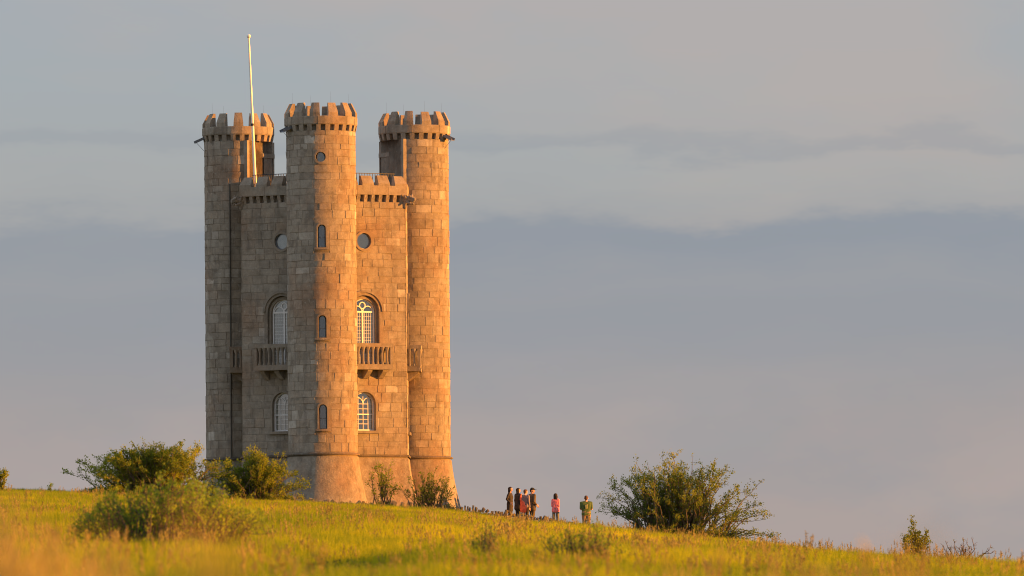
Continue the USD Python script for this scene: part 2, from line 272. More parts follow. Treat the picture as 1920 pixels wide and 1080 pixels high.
def block(u0, u1, z0, z1, place, proud, gap=0.006, bev=0.012, n=1):
    gap = gap*rng.uniform(0.45, 1.5); bev = bev*rng.uniform(0.7, 1.3)
    us = [u0+gap, u0+gap+bev] + list(np.linspace(u0+gap+bev, u1-gap-bev, n+1)[1:-1]) + [u1-gap-bev, u1-gap]
    zs = [z0+gap, z0+gap+bev, z1-gap-bev, z1-gap]
    V = []; tilt = rng.normal(0, 0.004, 4)
    for i, z in enumerate(zs):
        for j, u in enumerate(us):
            edge = i in (0, 3) or j in (0, len(us)-1)
            jz, ju = (rng.normal(0, 0.004), rng.normal(0, 0.004)) if edge else (0, 0)
            off = -0.004 if edge else proud + tilt[0]*(1 if i == 1 else -1) + tilt[1]*(1 if j < len(us)/2 else -1) + rng.normal(0, 0.0015)
            V.append(place(u+ju*(not edge), z+jz*(not edge), off))
    m = len(us); F = []
    for i in range(3):
        for j in range(m-1):
            a = i*m+j; F += [[a, a+1, a+m+1], [a, a+m+1, a+m]]
    return trimesh.Trimesh(np.array(V), np.array(F), process=False)
def tone():
    r = rng.random()
    return float(np.clip(rng.normal(0.44, 0.16), 0.0, 0.85)) if r < 0.93 else float(rng.uniform(0.82, 1.0))
def courses(anchors, h=0.35):
    out = []
    for a, b in zip(anchors[:-1], anchors[1:]):
        n = max(1, round((b-a)/h)); w = rng.uniform(0.7, 1.3, n); w = np.cumsum(w/w.sum())*(b-a) + a
        lo = a
        for x in w: out.append((lo, x)); lo = x
    return out
def lays(a, b, wmin=0.36, wmax=0.85):
    out, u = [], a
    while u < b - 1e-6:
        w = rng.uniform(wmin, wmax)
        if b - u - w < wmin*0.7: w = b - u
        out.append((u, u+w)); u += w
    return out

# turret shafts
def turret(key):
    (cx, cy), deg, ph = turrets[key]; front = key == 'front'
    prof = [(0.0, -2.2), (SR+0.80, -2.2)] + [(SR+0.05+0.62*(1-t)**1.35, -0.6+t*(Z_BAND+0.6-0.1)) for t in np.linspace(0, 1, 9)]
    shaft = m3.Manifold.cylinder(W_RING-Z_BAND+0.2, SR, SR, 96).translate((0, 0, Z_BAND-0.2)) + m3.Manifold.cylinder(Z_CORB-W_RING+0.1, SR, SR, 96).translate((0, 0, W_RING-0.1)) + m3.Manifold.cylinder(Z_CREN-Z_CORB, SR-0.11, SR-0.11, 96).translate((0, 0, Z_CORB-0.02))
    inner = deg + 180 + DELTA; u = np.array([math.cos(rad(inner)), math.sin(rad(inner))])
    if not front:
        cut = m3.Manifold.cube((2, 6, 3.6), True).translate((1.25+1.0, 0, 14.6+1.8-0.02)).rotate((0, 0, inner))
        shaft = shaft - cut
    cuts = []
    if front:
        for kind, zc, th, w, h in openings_front:
            if kind == 'round': c = m3.Manifold.cylinder(0.7, w, w, 40, True).rotate((90, 0, 0)).translate((0, -SR, zc))
            else:
                p = arch_poly(w, zc, h); c = m3.CrossSection([list(p.exterior.coords)[:-1]]).extrude(0.8).rotate((90, 0, 0)).translate((0, -SR+0.4, 0))
            shaft = shaft - c.rotate((0, 0, th+90))
    s = tm(shaft); s.apply_translation((cx, cy, 0))
    t = obj('turret', s, 'ashlar_core', tower, smooth=30, tone=0.3)
    mv = lambda m: m.apply_translation((cx, cy, 0)) or m
    def add(name, m, mat, tone_=None, smooth=30):
        m.apply_translation((cx, cy, 0)); return obj(name, m, mat, t, smooth=smooth, tone=tone_ if tone_ is not None else float(rng.uniform(0.2, 0.9)))
    add('plinth', lathe(prof, 64), 'rubble', 0.5)
    add('string_course', lathe([(SR-0.05, Z_BAND-0.05), (SR+0.11, Z_BAND-0.03), (SR+0.12, Z_BAND+0.03), (SR-0.05, Z_BAND+0.10)], 64), 'field_stone', 0.35)  # real band; its darker stone colour stands in for a shadow line
    add('crown_ring', lathe([(1.3, Z_RING), (SR+0.06, Z_RING), (SR+0.088, Z_RING+0.05), (SR+0.088, Z_CREN-0.02), (SR+0.07, Z_CREN), (1.32, Z_CREN), (1.3, Z_RING)], 72), 'ashlar_core', 0.4)
    k, nb = 0, 15
    for k in range(nb):
        w0, w1 = rad(ph+5+k*360/nb+rng.normal(0, 1.2)), rad(ph+5+(k+1)*360/nb)
        pr = rng.normal(0.103, 0.004); add('crown_block', sector([(SR+0.0, Z_RING+0.002), (SR+pr-0.03, Z_RING+0.002), (SR+pr, Z_RING+0.05), (SR+pr, Z_CREN-0.03), (SR+pr-0.02, Z_CREN-0.003), (SR+0.0, Z_CREN-0.003)], w0+0.005, w1-0.005, 4), 'ashlar', tone(), smooth=25)
    add('turret_roof', lathe([(0.0, Z_RING+0.11), (1.32, Z_RING+0.1)], 48), 'lead')
    for k in range(12):
        w = rad(ph + 30*k); hw = rad(8.1 + rng.normal(0, 0.25)); top = Z_TOP + rng.normal(0, 0.015)
        ml = sector([(1.33, Z_CREN-0.01), (SR+0.092, Z_CREN-0.01), (SR+0.092, Z_SHO), (1.46, top), (1.335, top)], w-hw, w+hw, 3, lambda z: 1.0-0.14*max(0, (z-Z_CREN)/(Z_TOP-Z_CREN)))
        add('merlon', ml, 'ashlar', float(rng.uniform(0.15, 0.75)), smooth=False)
    for k in range(24):
        w = rad(ph + 15*k + 6); hw = rad(3.8)
        cb = sector([(1.40, Z_CORB-0.02), (SR+0.02, Z_CORB-0.02), (SR+0.05, Z_CORB+0.10), (SR+0.085, Z_RING+0.001), (1.40, Z_RING+0.001)], w-hw, w+hw, 2)
        add('corbel', cb, 'ashlar', float(rng.uniform(0.2, 0.7)), smooth=False)
    for k in range(4):
        w = rad(ph + 90*k + 30); p = np.array([1.38*math.cos(w), 1.38*math.sin(w)])
        add('lightning_rod', tube([(*p, Z_TOP-0.05), (*p, Z_TOP+0.5)], [0.0035, 0.002], 5), 'iron')
    # ashlar blocks
    anchors = [Z_BAND+0.10, 3.35, 5.08, 7.58, 9.18, 11.76, 13.38, 15.86, 16.58, Z_CORB] if front else [Z_BAND+0.10, W_RING, 16.75, Z_CORB]
    place = lambda u, z, off: np.array([cx + (SR+off)*math.cos(u/SR), cy + (SR+off)*math.sin(u/SR), z])
    full = 2*math.pi*SR
    for (z0, z1) in courses(anchors):
        start = rng.uniform(0, 1)
        spans = [(start, start+full)]
        if front:
            for kind, zc, th, w, h in openings_front:
                lo, hi = (zc-0.36, zc+0.36) if kind == 'round' else (zc-0.17, zc+h+0.22)
                hw = 0.36 if kind == 'round' else 0.36
                if z0 < hi-0.05 and z1 > lo+0.05:
                    c = rad(th)*SR % full; spans = [(c+hw, c-hw+full)]
        elif z0 > W_RING-0.2:
            c = rad(inner)*SR; hw = rad(41.5)*SR; spans = [(c+hw, c-hw+full)]
        for a, b in spans:
            for (u0, u1) in lays(a, b):
                p = rng.normal(0.012, 0.006); bl = block(u0, u1, z0, z1, place, max(0.005, p), n=3)
                um = (u0+u1)/2/SR; c = place((u0+u1)/2, (z0+z1)/2, 0)
                facing = -math.sin(um); area = max(0, facing)*(u1-u0)*(z1-z0)
                if not front:
                    if c[2] < W_CREN and (abs(c[0]) < 3.75): area = 0
                if c[2] < 3.2 and c[0] < 0: area = 0
                stones.append((area, bl, tone(), 25))
    return t, u, inner

def arch_poly(w, z0, h, n=14):
    """round-headed opening: half width w, from z0, total height h"""
    zs = z0+h-w
    return Polygon([(-w, z0), (w, z0)] + [(w*math.cos(a), zs+w*math.sin(a)) for a in np.linspace(0, math.pi, n)])
# kind, z of centre or foot, angle, half width, height: the windows of the turret nearest the camera
TH_F = -88.5
openings_front = [('round', 16.22, -89.5, 0.23, 0), ('arch', 12.02, TH_F, 0.185, 1.06), ('arch', 7.84, TH_F, 0.185, 1.04), ('arch', 3.62, TH_F, 0.185, 1.14)]
parts_t = {k: turret(k) for k in turrets}

def bend(m, th, cx, cy, off=0.0):
    """flat mesh in (u, depth outward, z) laid round the front turret"""
    m.merge_vertices(); v, f = trimesh.remesh.subdivide_to_size(m.vertices, m.faces, 0.10); m = trimesh.Trimesh(v, f, process=False)
    v = m.vertices; a = rad(th) + v[:, 0]/SR; r = SR + v[:, 1]
    return trimesh.Trimesh(np.c_[cx+r*np.cos(a), cy+r*np.sin(a), v[:, 2]], m.faces, process=False)
def ext(poly, d0, d1):
    """extrude an (u, z) polygon between two depths: result in (u, depth outward, z)"""
    ms = [trimesh.creation.extrude_polygon(p.segmentize(0.12), d1-d0, engine='earcut') for p in getattr(poly, 'geoms', [poly])]
    m = cat_meshes(ms); v = m.vertices.copy(); m = trimesh.Trimesh(np.c_[v[:, 0], d0+v[:, 2], v[:, 1]], m.faces, process=False)
    m.invert(); return m
(fcx, fcy), _, _ = turrets['front']
for kind, zc, th, w, h in openings_front:
    win = xf('window', tower)
    if kind == 'round':
        op = Point(0, zc).buffer(w, 24); out = sbox(-0.36, zc-0.36, 0.36, zc+0.36); ring = Point(0, zc).buffer(w+0.1, 24)
        obj('surround', bend(ext(out.difference(op), -0.02, 0.035), th, fcx, fcy), 'dressed', win, smooth=30, tone=0.5)
        obj('moulding', bend(ext(ring.difference(op), 0.03, 0.055), th, fcx, fcy), 'dressed', win, smooth=30, tone=0.7)
    else:
        op = arch_poly(w, zc, h); out = sbox(-0.36, zc-0.16, 0.36, zc+h+0.22)
        obj('surround', bend(ext(out.difference(op), -0.02, 0.03), th, fcx, fcy), 'dressed', win, smooth=30, tone=0.45)
        obj('moulding', bend(ext(arch_poly(w+0.085, zc, h+0.085).difference(op).difference(sbox(-2, 0, 2, zc+0.001)), 0.025, 0.06), th, fcx, fcy), 'dressed', win, smooth=30, tone=0.6)
        obj('sill', bend(ext(sbox(-0.34, zc-0.1, 0.34, zc), -0.02, 0.10), th, fcx, fcy), 'dressed', win, smooth=30, tone=0.4)
        fr = op.difference(op.buffer(-0.035)); obj('frame', bend(ext(fr, -0.24, -0.19), th, fcx, fcy), 'lead', win)
        obj('glazing_bar', bend(ext(sbox(-w+.03, zc+h*0.42, w-.03, zc+h*0.42+0.025), -0.235, -0.20), th, fcx, fcy), 'lead', win)
    v = np.array(op.exterior.coords)[:-1]; obj('pane', bend(ext(op, -0.225, -0.215), th, fcx, fcy), 'pane', win)
    obj('backing', bend(ext(op.buffer(-0.002), -0.39, -0.38), th, fcx, fcy), 'dark_interior', win)

# hexagonal body
hexa = Polygon([pol(HR, a) for a in (-90, -30, 30, 90, 150, 210)])
def hexext(poly, z0, z1):
    m = cat_meshes([trimesh.creation.extrude_polygon(p, z1-z0, engine='earcut') for p in getattr(poly, 'geoms', [poly])]); m.apply_translation((0, 0, z0)); return m
FACES = {'front_right': (-90, -30, 1), 'front_left': (-90, 210, -1), 'side_right': (-30, 30, 1), 'side_left': (210, 150, -1), 'rear_right': (90, 30, -1), 'rear_left': (90, 150, 1)}
def frame_of(a, b, sgn):
    A, B = pol(HR, a), pol(HR, b); mid = (A+B)/2; ex = (B-A)/np.linalg.norm(B-A); n = mid/np.linalg.norm(mid)
    return mid, ex, n, np.linalg.norm(B-A)
WIN = {'round': (12.46, 0.37), 'big': (0.62, 6.50, 3.28), 'low': (0.56, 3.62, 1.81)}
body = m3.Manifold.extrude(m3.CrossSection([list(hexa.exterior.coords)[:-1]]), W_CORB+1.5).translate((0, 0, -1.5))
body = body + m3.Manifold.extrude(m3.CrossSection([list(hexa.buffer(-0.17, join_style=2).exterior.coords)[:-1]], m3.FillRule.NonZero), W_RING-W_CORB+0.15).translate((0, 0, W_CORB-0.02))
def face_cut(poly, mid, ex, n, depth, start=0.1):
    c = m3.CrossSection([list(poly.exterior.coords)[:-1]], m3.FillRule.NonZero).extrude(depth+start)
    M = np.array([[ex[0], 0, -n[0], mid[0]+n[0]*start], [ex[1], 0, -n[1], mid[1]+n[1]*start], [0, 1, 0, 0]])
    return c.transform(M)
GLAZED = ('front_right', 'front_left', 'side_right', 'side_left')
for fn in GLAZED:
    mid, ex, n, L = frame_of(*FACES[fn])
    for poly, depth in ((Point(0, WIN['round'][0]).buffer(WIN['round'][1], 24), 0.9), (arch_poly(0.77, 6.5, 3.43), 0.18), (arch_poly(*WIN['big']), 1.2), (arch_poly(*WIN['low']), 1.2)):
        body = body - face_cut(poly, mid, ex, n, depth)
wall = obj('wall', tm(body), 'ashlar_core', tower, tone=0.3)
# flared foot and the band above it
rings = []
for t in np.linspace(0, 1, 8):
    rings.append(np.array(hexa.buffer(0.05+0.62*(1-t)**1.35, join_style=2).exterior.coords)[:-1]); rings[-1] = np.c_[rings[-1], np.full(len(rings[-1]), -0.6+t*(Z_BAND+0.5))]
rings.insert(0, np.c_[rings[0][:, :2], np.full(len(rings[0]), -2.2)])
k = len(rings[0]); V = np.vstack(rings); F = []
for i in range(len(rings)-1):
    for j in range(k):
        a, b = i*k+j, i*k+(j+1) % k; F += [[a, b, b+k], [a, b+k, a+k]]
pl = trimesh.Trimesh(V, F, process=False)
if np.dot(pl.face_normals[0], pl.triangles_center[0]) < 0: pl.invert()
obj('wall_plinth', pl, 'rubble', tower, smooth=20, tone=0.5)
obj('wall_string_course', hexext(hexa.buffer(0.10, join_style=2).difference(hexa.buffer(-0.1, join_style=2)), Z_BAND-0.047, Z_BAND+0.04), 'field_stone', tower, tone=0.4)  # dark like the turret bands: the shadow line is in the colour
obj('parapet', hexext(hexa.buffer(0.084, join_style=2).difference(hexa.buffer(-0.30, join_style=2)), W_RING+0.003, W_CREN), 'ashlar_core', tower, tone=0.35)
obj('roof_deck', hexext(hexa.buffer(-0.29, join_style=2), W_RING+0.125, W_RING+0.15), 'lead', tower)

def M4(mid, ex, n):
    """maps (u, depth outward, z) to the world"""
    M = np.eye(4); M[:2, 0] = ex; M[:2, 1] = n; M[:2, 3] = mid; return M
def on_face(m, fr):
    mid, ex, n, L = fr; m = m.copy(); m.apply_transform(M4(mid, ex, n))
    if np.cross([*ex, 0], [*n, 0])[2] < 0: m.invert()
    return m
for fn, spec in FACES.items():
    fr = frame_of(*spec); mid, ex, n, L = fr; glazed = fn in GLAZED
    from_u, to_u = (-L/2+1.0, L/2) if fn != 'side_right' and fn != 'side_left' else (-L/2, L/2-0.95)
    holes = []
    if glazed: holes = [Point(0, WIN['round'][0]).buffer(0.46, 24), arch_poly(0.93, 6.4, 3.7), arch_poly(0.62, 3.5, 1.99)]
    hole = unary_union(holes) if holes else None
    place = lambda u, z, off, mid=mid, ex=ex, n=n: np.array([*(mid+ex*u+n*off), z])
    flip = np.cross([*ex, 0], [*n, 0])[2] > 0
    for z0, z1 in courses([Z_BAND+0.05, 3.5, 6.4, 11.9, W_CORB]):
        for u0, u1 in lays(from_u, to_u):
            r = sbox(u0, z0, u1, z1); p = max(0.005, rng.normal(0.012, 0.005))
            if hole is not None and r.intersects(hole):
                rp = sbox(u0+.012, z0+.012, u1-.012, z1-.012).difference(hole)
                ms = []
                for gg in getattr(rp, 'geoms', [rp]):
                    if gg.area > 0.004: ms.append(on_face(ext(gg, -0.01, p), fr))
                if not ms: continue
                bl = cat_meshes(ms); ar = rp.area
            else:
                e0 = u0 - (0.03 if abs(u0+L/2) < 1e-6 else 0); e1 = u1 + (0.03 if abs(u1-L/2) < 1e-6 else 0)
                bl = block(e0, e1, z0, z1, place, p)
                if flip: bl.invert()
                ar = r.area
            c = place((u0+u1)/2, (z0+z1)/2, 0); area = max(0, -n[1])*ar
            if abs(c[0]-fcx) < 1.65 or fn.startswith('rear') or fn.startswith('side') or c[2] < 2.7: area = 0
            stones.append((area, bl, tone(), False))
    # parapet blocks, corbels and merlons of the wall head
    for u0, u1 in lays(from_u, to_u, 0.55, 0.95):
        e1 = u1 + (0.05 if abs(u1-L/2) < 1e-6 else 0); e0 = u0 - (0.05 if abs(u0+L/2) < 1e-6 else 0); pr = rng.normal(0.098, 0.003)
        obj('parapet_block', on_face(ext(sbox(e0+0.005, W_RING+0.006, e1-0.005, W_CREN-0.004), 0.0, pr), fr), 'ashlar', tower, tone=tone())
    if not fn.startswith('rear'):
        front = fn.startswith('front')
        for kx in range(12):
            u = (to_u-0.18-kx*0.385) if front else (from_u+0.18+kx*0.385)
            if u < -L/2+0.9 and front or u > L/2-0.9 and not front: continue
            cb = ext(Polygon([(u-0.085, W_CORB-0.03), (u+0.085, W_CORB-0.03), (u+0.085, W_RING+0.002), (u-0.085, W_RING+0.002)]), -0.2, 0.075)
            v = cb.vertices; low = (v[:, 2] < W_CORB+0.1) & (v[:, 1] > 0); v[low, 1] = 0.015; cb.vertices = v
            obj('wall_corbel', on_face(cb, fr), 'ashlar', tower, tone=float(rng.uniform(0.2, 0.7)))
    spots = [(0.30, 0.62)] if False else []
    pitch, mw = 0.85, 0.31
    us = [L/2-0.30-pitch*k2 for k2 in range(1, 4)] if fn.startswith('front') else [-L/2+0.30+pitch*k2 for k2 in range(1, 4)] if fn.startswith('side') else [L/2-1.6, L/2-0.7, 0]
    for u in us:
        top = W_TOP + rng.normal(0, 0.012)
        pr = [(0.092, W_CREN-0.005), (0.092, W_SHO), (-0.14, top), (-0.29, top), (-0.29, W_CREN-0.005)]
        V = [(u+s*mw*(1-0.12*max(0, (z-W_CREN)/(W_TOP-W_CREN))), dd, z) for s in (-1, 1) for dd, z in pr]
        ml = m3.Manifold.hull_points(np.array(V)); obj('wall_merlon', on_face(tm(ml), fr), 'ashlar', tower, tone=float(rng.uniform(0.2, 0.7)))
# corner merlons wrap round the two free corners
for deg in (-30, 210):
    c = pol(HR, deg); d = c/np.linalg.norm(c); nbr = [pol(HR, deg-60), pol(HR, deg+60)]
    ps = []
    for z, o in ((W_CREN-0.005, 0.092), (W_SHO, 0.092), (W_TOP, -0.14)):
        corner = c + d*o/math.cos(rad(30)); inn = c - d*0.30/math.cos(rad(30))
        for nb in nbr:
            e = (nb-c)/np.linalg.norm(nb-c); ln = 0.58*(1-0.1*(z > W_SHO+.1)); no = (c+nb)/2; no = no/np.linalg.norm(no)
            ps += [(*(c+e*ln+no*o), z), (*(c+e*ln-no*0.29), z)]
        ps += [(*corner, z), (*inn, z)]
    obj('wall_merlon', tm(m3.Manifold.hull_points(np.array(ps))), 'ashlar', tower, tone=0.45)

# windows of the walls
def bars(xs, zs, shape, th=0.012, d0=-0.345, d1=-0.315):
    ms = []
    b = shape.bounds
    for x in xs:
        p = sbox(x-th, b[1], x+th, b[3]).intersection(shape)
        if not p.is_empty: ms.append(ext(p, d0, d1))
    for z in zs:
        p = sbox(b[0], z-th, b[2], z+th).intersection(shape)
        if not p.is_empty: ms.append(ext(p, d0+0.003, d1-0.003))
    return cat_meshes(ms)
for fn in GLAZED:
    fr = frame_of(*FACES[fn]); add = lambda name, m, mat, par, tone_=0.5, smooth=False: obj(name, on_face(m, fr), mat, par, smooth=smooth, tone=tone_)
    # round window
    w = xf('window', tower); zc, r = WIN['round']; op = Point(0, zc).buffer(r, 24)
    add('surround', ext(Point(0, zc).buffer(r+0.11, 24).difference(op), -0.02, 0.05), 'dressed', w, 0.5)
    add('frame', ext(op.difference(Point(0, zc).buffer(r-0.035, 24)), -0.11, -0.06), 'lead', w)
    add('pane', ext(op, -0.09, -0.082), 'pane', w); add('inner_wall', ext(op.buffer(-0.002), -0.15, -0.13), 'interior', w)
    # great window over the balcony
    w = xf('window', tower); big = arch_poly(*WIN['big']); zs = 9.16
    add('surround', ext(arch_poly(0.94, 6.46, 3.64).difference(arch_poly(0.77, 6.40, 3.53)), -0.02, 0.06), 'dressed', w, 0.35)
    add('hood_mould', ext(arch_poly(1.0, zs, 1.0).difference(arch_poly(0.90, zs-0.1, 1.0)).difference(sbox(-2, 0, 2, zs+0.01)), 0.0, 0.12), 'dressed', w, 0.3)
    add('reveal', ext(arch_poly(0.80, 6.46, 3.5).difference(arch_poly(0.66, 6.40, 3.36)).intersection(arch_poly(0.768, 6.47, 3.42)), -0.17, -0.08), 'dressed', w, 0.6)
    inner = big.buffer(-0.055)
    add('frame', ext(big.difference(inner), -0.27, -0.17), 'white_paint', w)
    add('mullion', ext(sbox(-0.035, 6.52, 0.035, zs+0.1), -0.26, -0.175), 'white_paint', w)
    add('transom', ext(sbox(-0.57, zs-0.04, 0.57, zs+0.04), -0.262, -0.172), 'white_paint', w)
    tr = [Point(0, zs+0.30).buffer(0.17, 16).difference(Point(0, zs+0.30).buffer(0.125, 16))]
    for s in (-1, 1):
        tr.append(Point(s*0.28, zs+0.02).buffer(0.27, 16).difference(Point(s*0.28, zs+0.02).buffer(0.23, 16)).intersection(sbox(-1, zs+0.04, 1, 11)))
    tr = unary_union(tr).intersection(big); add('tracery', ext(tr, -0.258, -0.18), 'white_paint', w)
    add('glazing_bars', bars([s*x for x in (0.13, 0.235, 0.34, 0.445) for s in (-1, 1)], np.arange(6.7, zs-0.1, 0.16), inner.intersection(sbox(-1, 6, 1, zs)), 0.007, -0.235, -0.205), 'white_paint', w)
    add('pane', ext(big, -0.225, -0.218), 'pane', w); add('blind', ext(big.buffer(-0.003), -0.27, -0.25), 'interior', w)
    # lower window
    w = xf('window', tower); low = arch_poly(*WIN['low']); zl = 3.62+1.81-0.56
    add('surround', ext(arch_poly(0.66, 3.62, 1.91).difference(arch_poly(0.56, 3.60, 1.83)), -0.02, 0.045), 'dressed', w, 0.45)
    add('sill', ext(sbox(-0.74, 3.49, 0.74, 3.62), -0.02, 0.13), 'dressed', w, 0.4)
    inner = low.buffer(-0.06)
    add('frame', ext(low.difference(inner), -0.26, -0.16), 'white_paint', w)
    add('meeting_rail', ext(sbox(-0.52, 4.36, 0.52, 4.41), -0.255, -0.17), 'white_paint', w)
    arcs = [Point(s*0.28, zl+0.02).buffer(0.285, 16).difference(Point(s*0.28, zl+0.02).buffer(0.255, 16)).intersection(sbox(-1, zl, 1, 11)) for s in (-1, 1)]
    add('tracery', ext(unary_union(arcs).intersection(low), -0.252, -0.18), 'white_paint', w)
    add('glazing_bars', bars([-0.26, 0, 0.26], [3.94, 4.16, 4.64, zl], inner.intersection(sbox(-1, 3, 1, zl+0.35)), 0.010, -0.245, -0.19), 'white_paint', w)
    add('pane', ext(low, -0.22, -0.213), 'pane', w); add('blind', ext(low.buffer(-0.003), -0.28, -0.262), 'interior', w)
    # balcony
    b = xf('balcony', tower); BW, BD = 1.13, 0.60
    add('floor_slab', ext(sbox(-BW-.04, 6.45, BW+.04, 6.60), -0.02, BD+0.05), 'dressed', b, 0.4)
    rail = sbox(-BW-.05, -0.02, BW+.05, BD+.06).difference(sbox(-BW+.12, -0.3, BW-.12, BD-.13))
    for nm, za, zb, o in (('top_rail', 7.50, 7.67, 0.0), ('bottom_rail', 6.60, 6.70, 0.03)):
        m = trimesh.creation.extrude_polygon(rail.buffer(-o, join_style=2) if o else rail, zb-za, engine='earcut'); m.apply_translation((0, 0, za)); add(nm, m, 'dressed', b, 0.4)
    prof = [(0.001, 6.69), (0.075, 6.69), (0.075, 6.76), (0.048, 6.84), (0.042, 7.2), (0.06, 7.34), (0.125, 7.50), (0.001, 7.505)]
    bal = lathe(prof, 8)
    for u in np.linspace(-BW+0.25, BW-0.25, 8):
        m = bal.copy(); m.apply_translation((u, BD-0.03, 0)); add('baluster', m, 'dressed', b, float(rng.uniform(0.2, 0.8)), 40)
    for s in (-1, 1):
        for dd in (0.13, 0.34):
            m = bal.copy(); m.apply_translation((s*(BW-0.035), dd, 0)); add('baluster', m, 'dressed', b, float(rng.uniform(0.2, 0.8)), 40)
        add('corner_pier', bx(s*(BW-0.035), BD-0.035, 7.10, 0.15, 0.15, 0.805), 'dressed', b, 0.4)
    for u in (-0.80, 0, 0.80):
        pr = Polygon([(-0.02, 6.02), (0.10, 6.05), (0.30, 6.20), (0.52, 6.36), (0.55, 6.452), (-0.02, 6.452)])
        m = trimesh.creation.extrude_polygon(pr, 0.24, engine='earcut'); v = m.vertices; m = trimesh.Trimesh(np.c_[v[:, 2]-0.12+u, v[:, 0], v[:, 1]], m.faces, process=False)
        add('bracket', m, 'dressed', b, 0.35)

# doors in the flat inner sides of the two rear turrets, railings, carvings, spouts
for key in ('left', 'right'):
    (cx, cy), deg, ph = turrets[key]; t, u, inner = parts_t[key]; v2 = np.array([-u[1], u[0]])
    s = 1 if v2[1] > 0 else -1                         # the door lies towards the rear end of the flat side
    fr = (np.array([cx, cy])+u*1.25, v2*s, u, 2.4)
    z0, z1, dw = W_RING+0.1, 16.70, 0.42
    shape = sbox(-1.2, z0, 1.2, Z_CORB).difference(sbox(0.70-dw, z0-1, 0.70+dw, z1))
    o = on_face(ext(shape, -0.55, 0.0), fr); obj('door_bay', o, 'ashlar', t, tone=0.45)
    obj('door', on_face(ext(sbox(0.70-dw, z0, 0.70+dw, z1), -0.40, -0.35), fr), 'door_wood' if key == 'left' else 'dark_interior', t)  # sunlit left door and shaded right door are put into their colours
    obj('lintel', on_face(ext(sbox(0.70-dw-0.15, z1, 1.19, z1+0.2), -0.02, 0.03), fr), 'dressed', t, tone=0.5)
for fn in ('front_right', 'front_left'):
    mid, ex, n, L = fr = frame_of(*FACES[fn]); ms = []
    for z in (W_RING+0.18+0.86, W_RING+0.30): ms.append(bx(0.5, -0.62, z, 3.0, 0.035, 0.03))
    for u in np.arange(-1.0, 2.0, 0.14): ms.append(bx(u, -0.62, W_RING+0.13+0.46, 0.022, 0.022, 0.92))
    obj('roof_railing', on_face(cat_meshes(ms), fr), 'iron', tower)
def lumpy(pts, seed, amp=0.05, n=3):
    mm = m3.Manifold.batch_boolean([m3.Manifold.batch_hull([m3.Manifold.sphere(r, 12).translate(tuple(p)) for p, r in grp]) for grp in pts], m3.OpType.Add).refine_to_length(0.05)
    m = tm(mm); m.merge_vertices(); trimesh.smoothing.filter_taubin(m, iterations=6)
    m.vertices += m.vertex_normals*((meshkit.fbm(m.vertices*9, n, seed)-0.5)[:, None]*amp*2); return m
for i, deg in enumerate((-30, 210)):
    c = pol(HR, deg); d = c/np.linalg.norm(c)
    pts = [[((0.0, 0, -0.02), 0.17), ((0.28, 0, 0.06), 0.13)], [((0.28, 0, 0.08), 0.12), ((0.46, 0, 0.0), 0.09)], [((0.40, 0, -0.03), 0.09), ((0.46, 0, -0.08), 0.06)],
           [((0.1, 0.12, 0.05), 0.07), ((0.06, 0.20, 0.18), 0.05)], [((0.1, -0.12, 0.05), 0.07), ((0.06, -0.20, 0.18), 0.05)], [((0.30, 0.09, 0.15), 0.05), ((0.27, 0.15, 0.26), 0.025)], [((0.30, -0.09, 0.15), 0.05), ((0.27, -0.15, 0.26), 0.025)],
           [((0.15, 0.1, -0.12), 0.06), ((0.34, 0.12, -0.2), 0.04)], [((0.15, -0.1, -0.12), 0.06), ((0.34, -0.12, -0.2), 0.04)], [((0, 0, -0.1), 0.14), ((-0.02, 0, -0.34), 0.09)]]
    m = lumpy(pts, 3+i, 0.05); M = np.eye(4); M[:2, 0] = d; M[:2, 1] = (-d[1], d[0]); M[:3, 3] = (*(c+d*0.02), 14.42); m.apply_transform(M)
    obj('grotesque', m, 'carved', tower, smooth=40, tone=0.5)
def spout(key, wdeg):
    (cx, cy), _, _ = turrets[key]; t = parts_t[key][0]
    ln, wd = 0.52, 0.34
    ms = [bx(ln/2, 0, 0, ln, wd, 0.02), bx(ln/2, wd/2, 0.05, ln, 0.02, 0.12), bx(ln/2, -wd/2, 0.05, ln, 0.02, 0.12)]
    m = cat_meshes(ms); m.apply_transform(trimesh.transformations.rotation_matrix(rad(24), (0, 1, 0)))
    m = cat_meshes([m, tube([(0.40, 0, -0.19), (0.0, 0, -0.62)], 0.010, 5)])
    m.apply_translation((SR-0.02, 0, Z_CORB+0.16)); m.apply_transform(trimesh.transformations.rotation_matrix(rad(wdeg), (0, 0, 1))); m.apply_translation((cx, cy, 0))
    obj('water_spout', m, 'lead', t)
spout('left', 188); spout('right', -28); spout('front', -150)
(lx, ly), _, _ = turrets['left']
w = -90 - math.degrees(math.asin(0.225)); p = np.array([lx+(SR+0.055)*math.cos(rad(w)), ly+(SR+0.055)*math.sin(rad(w))])
obj('lightning_conductor', tube([(*p, 1.0), (*p, 6), (*p, 11), (*p, 15.4)], 0.035, 6), 'copper_strip', parts_t['left'][0])

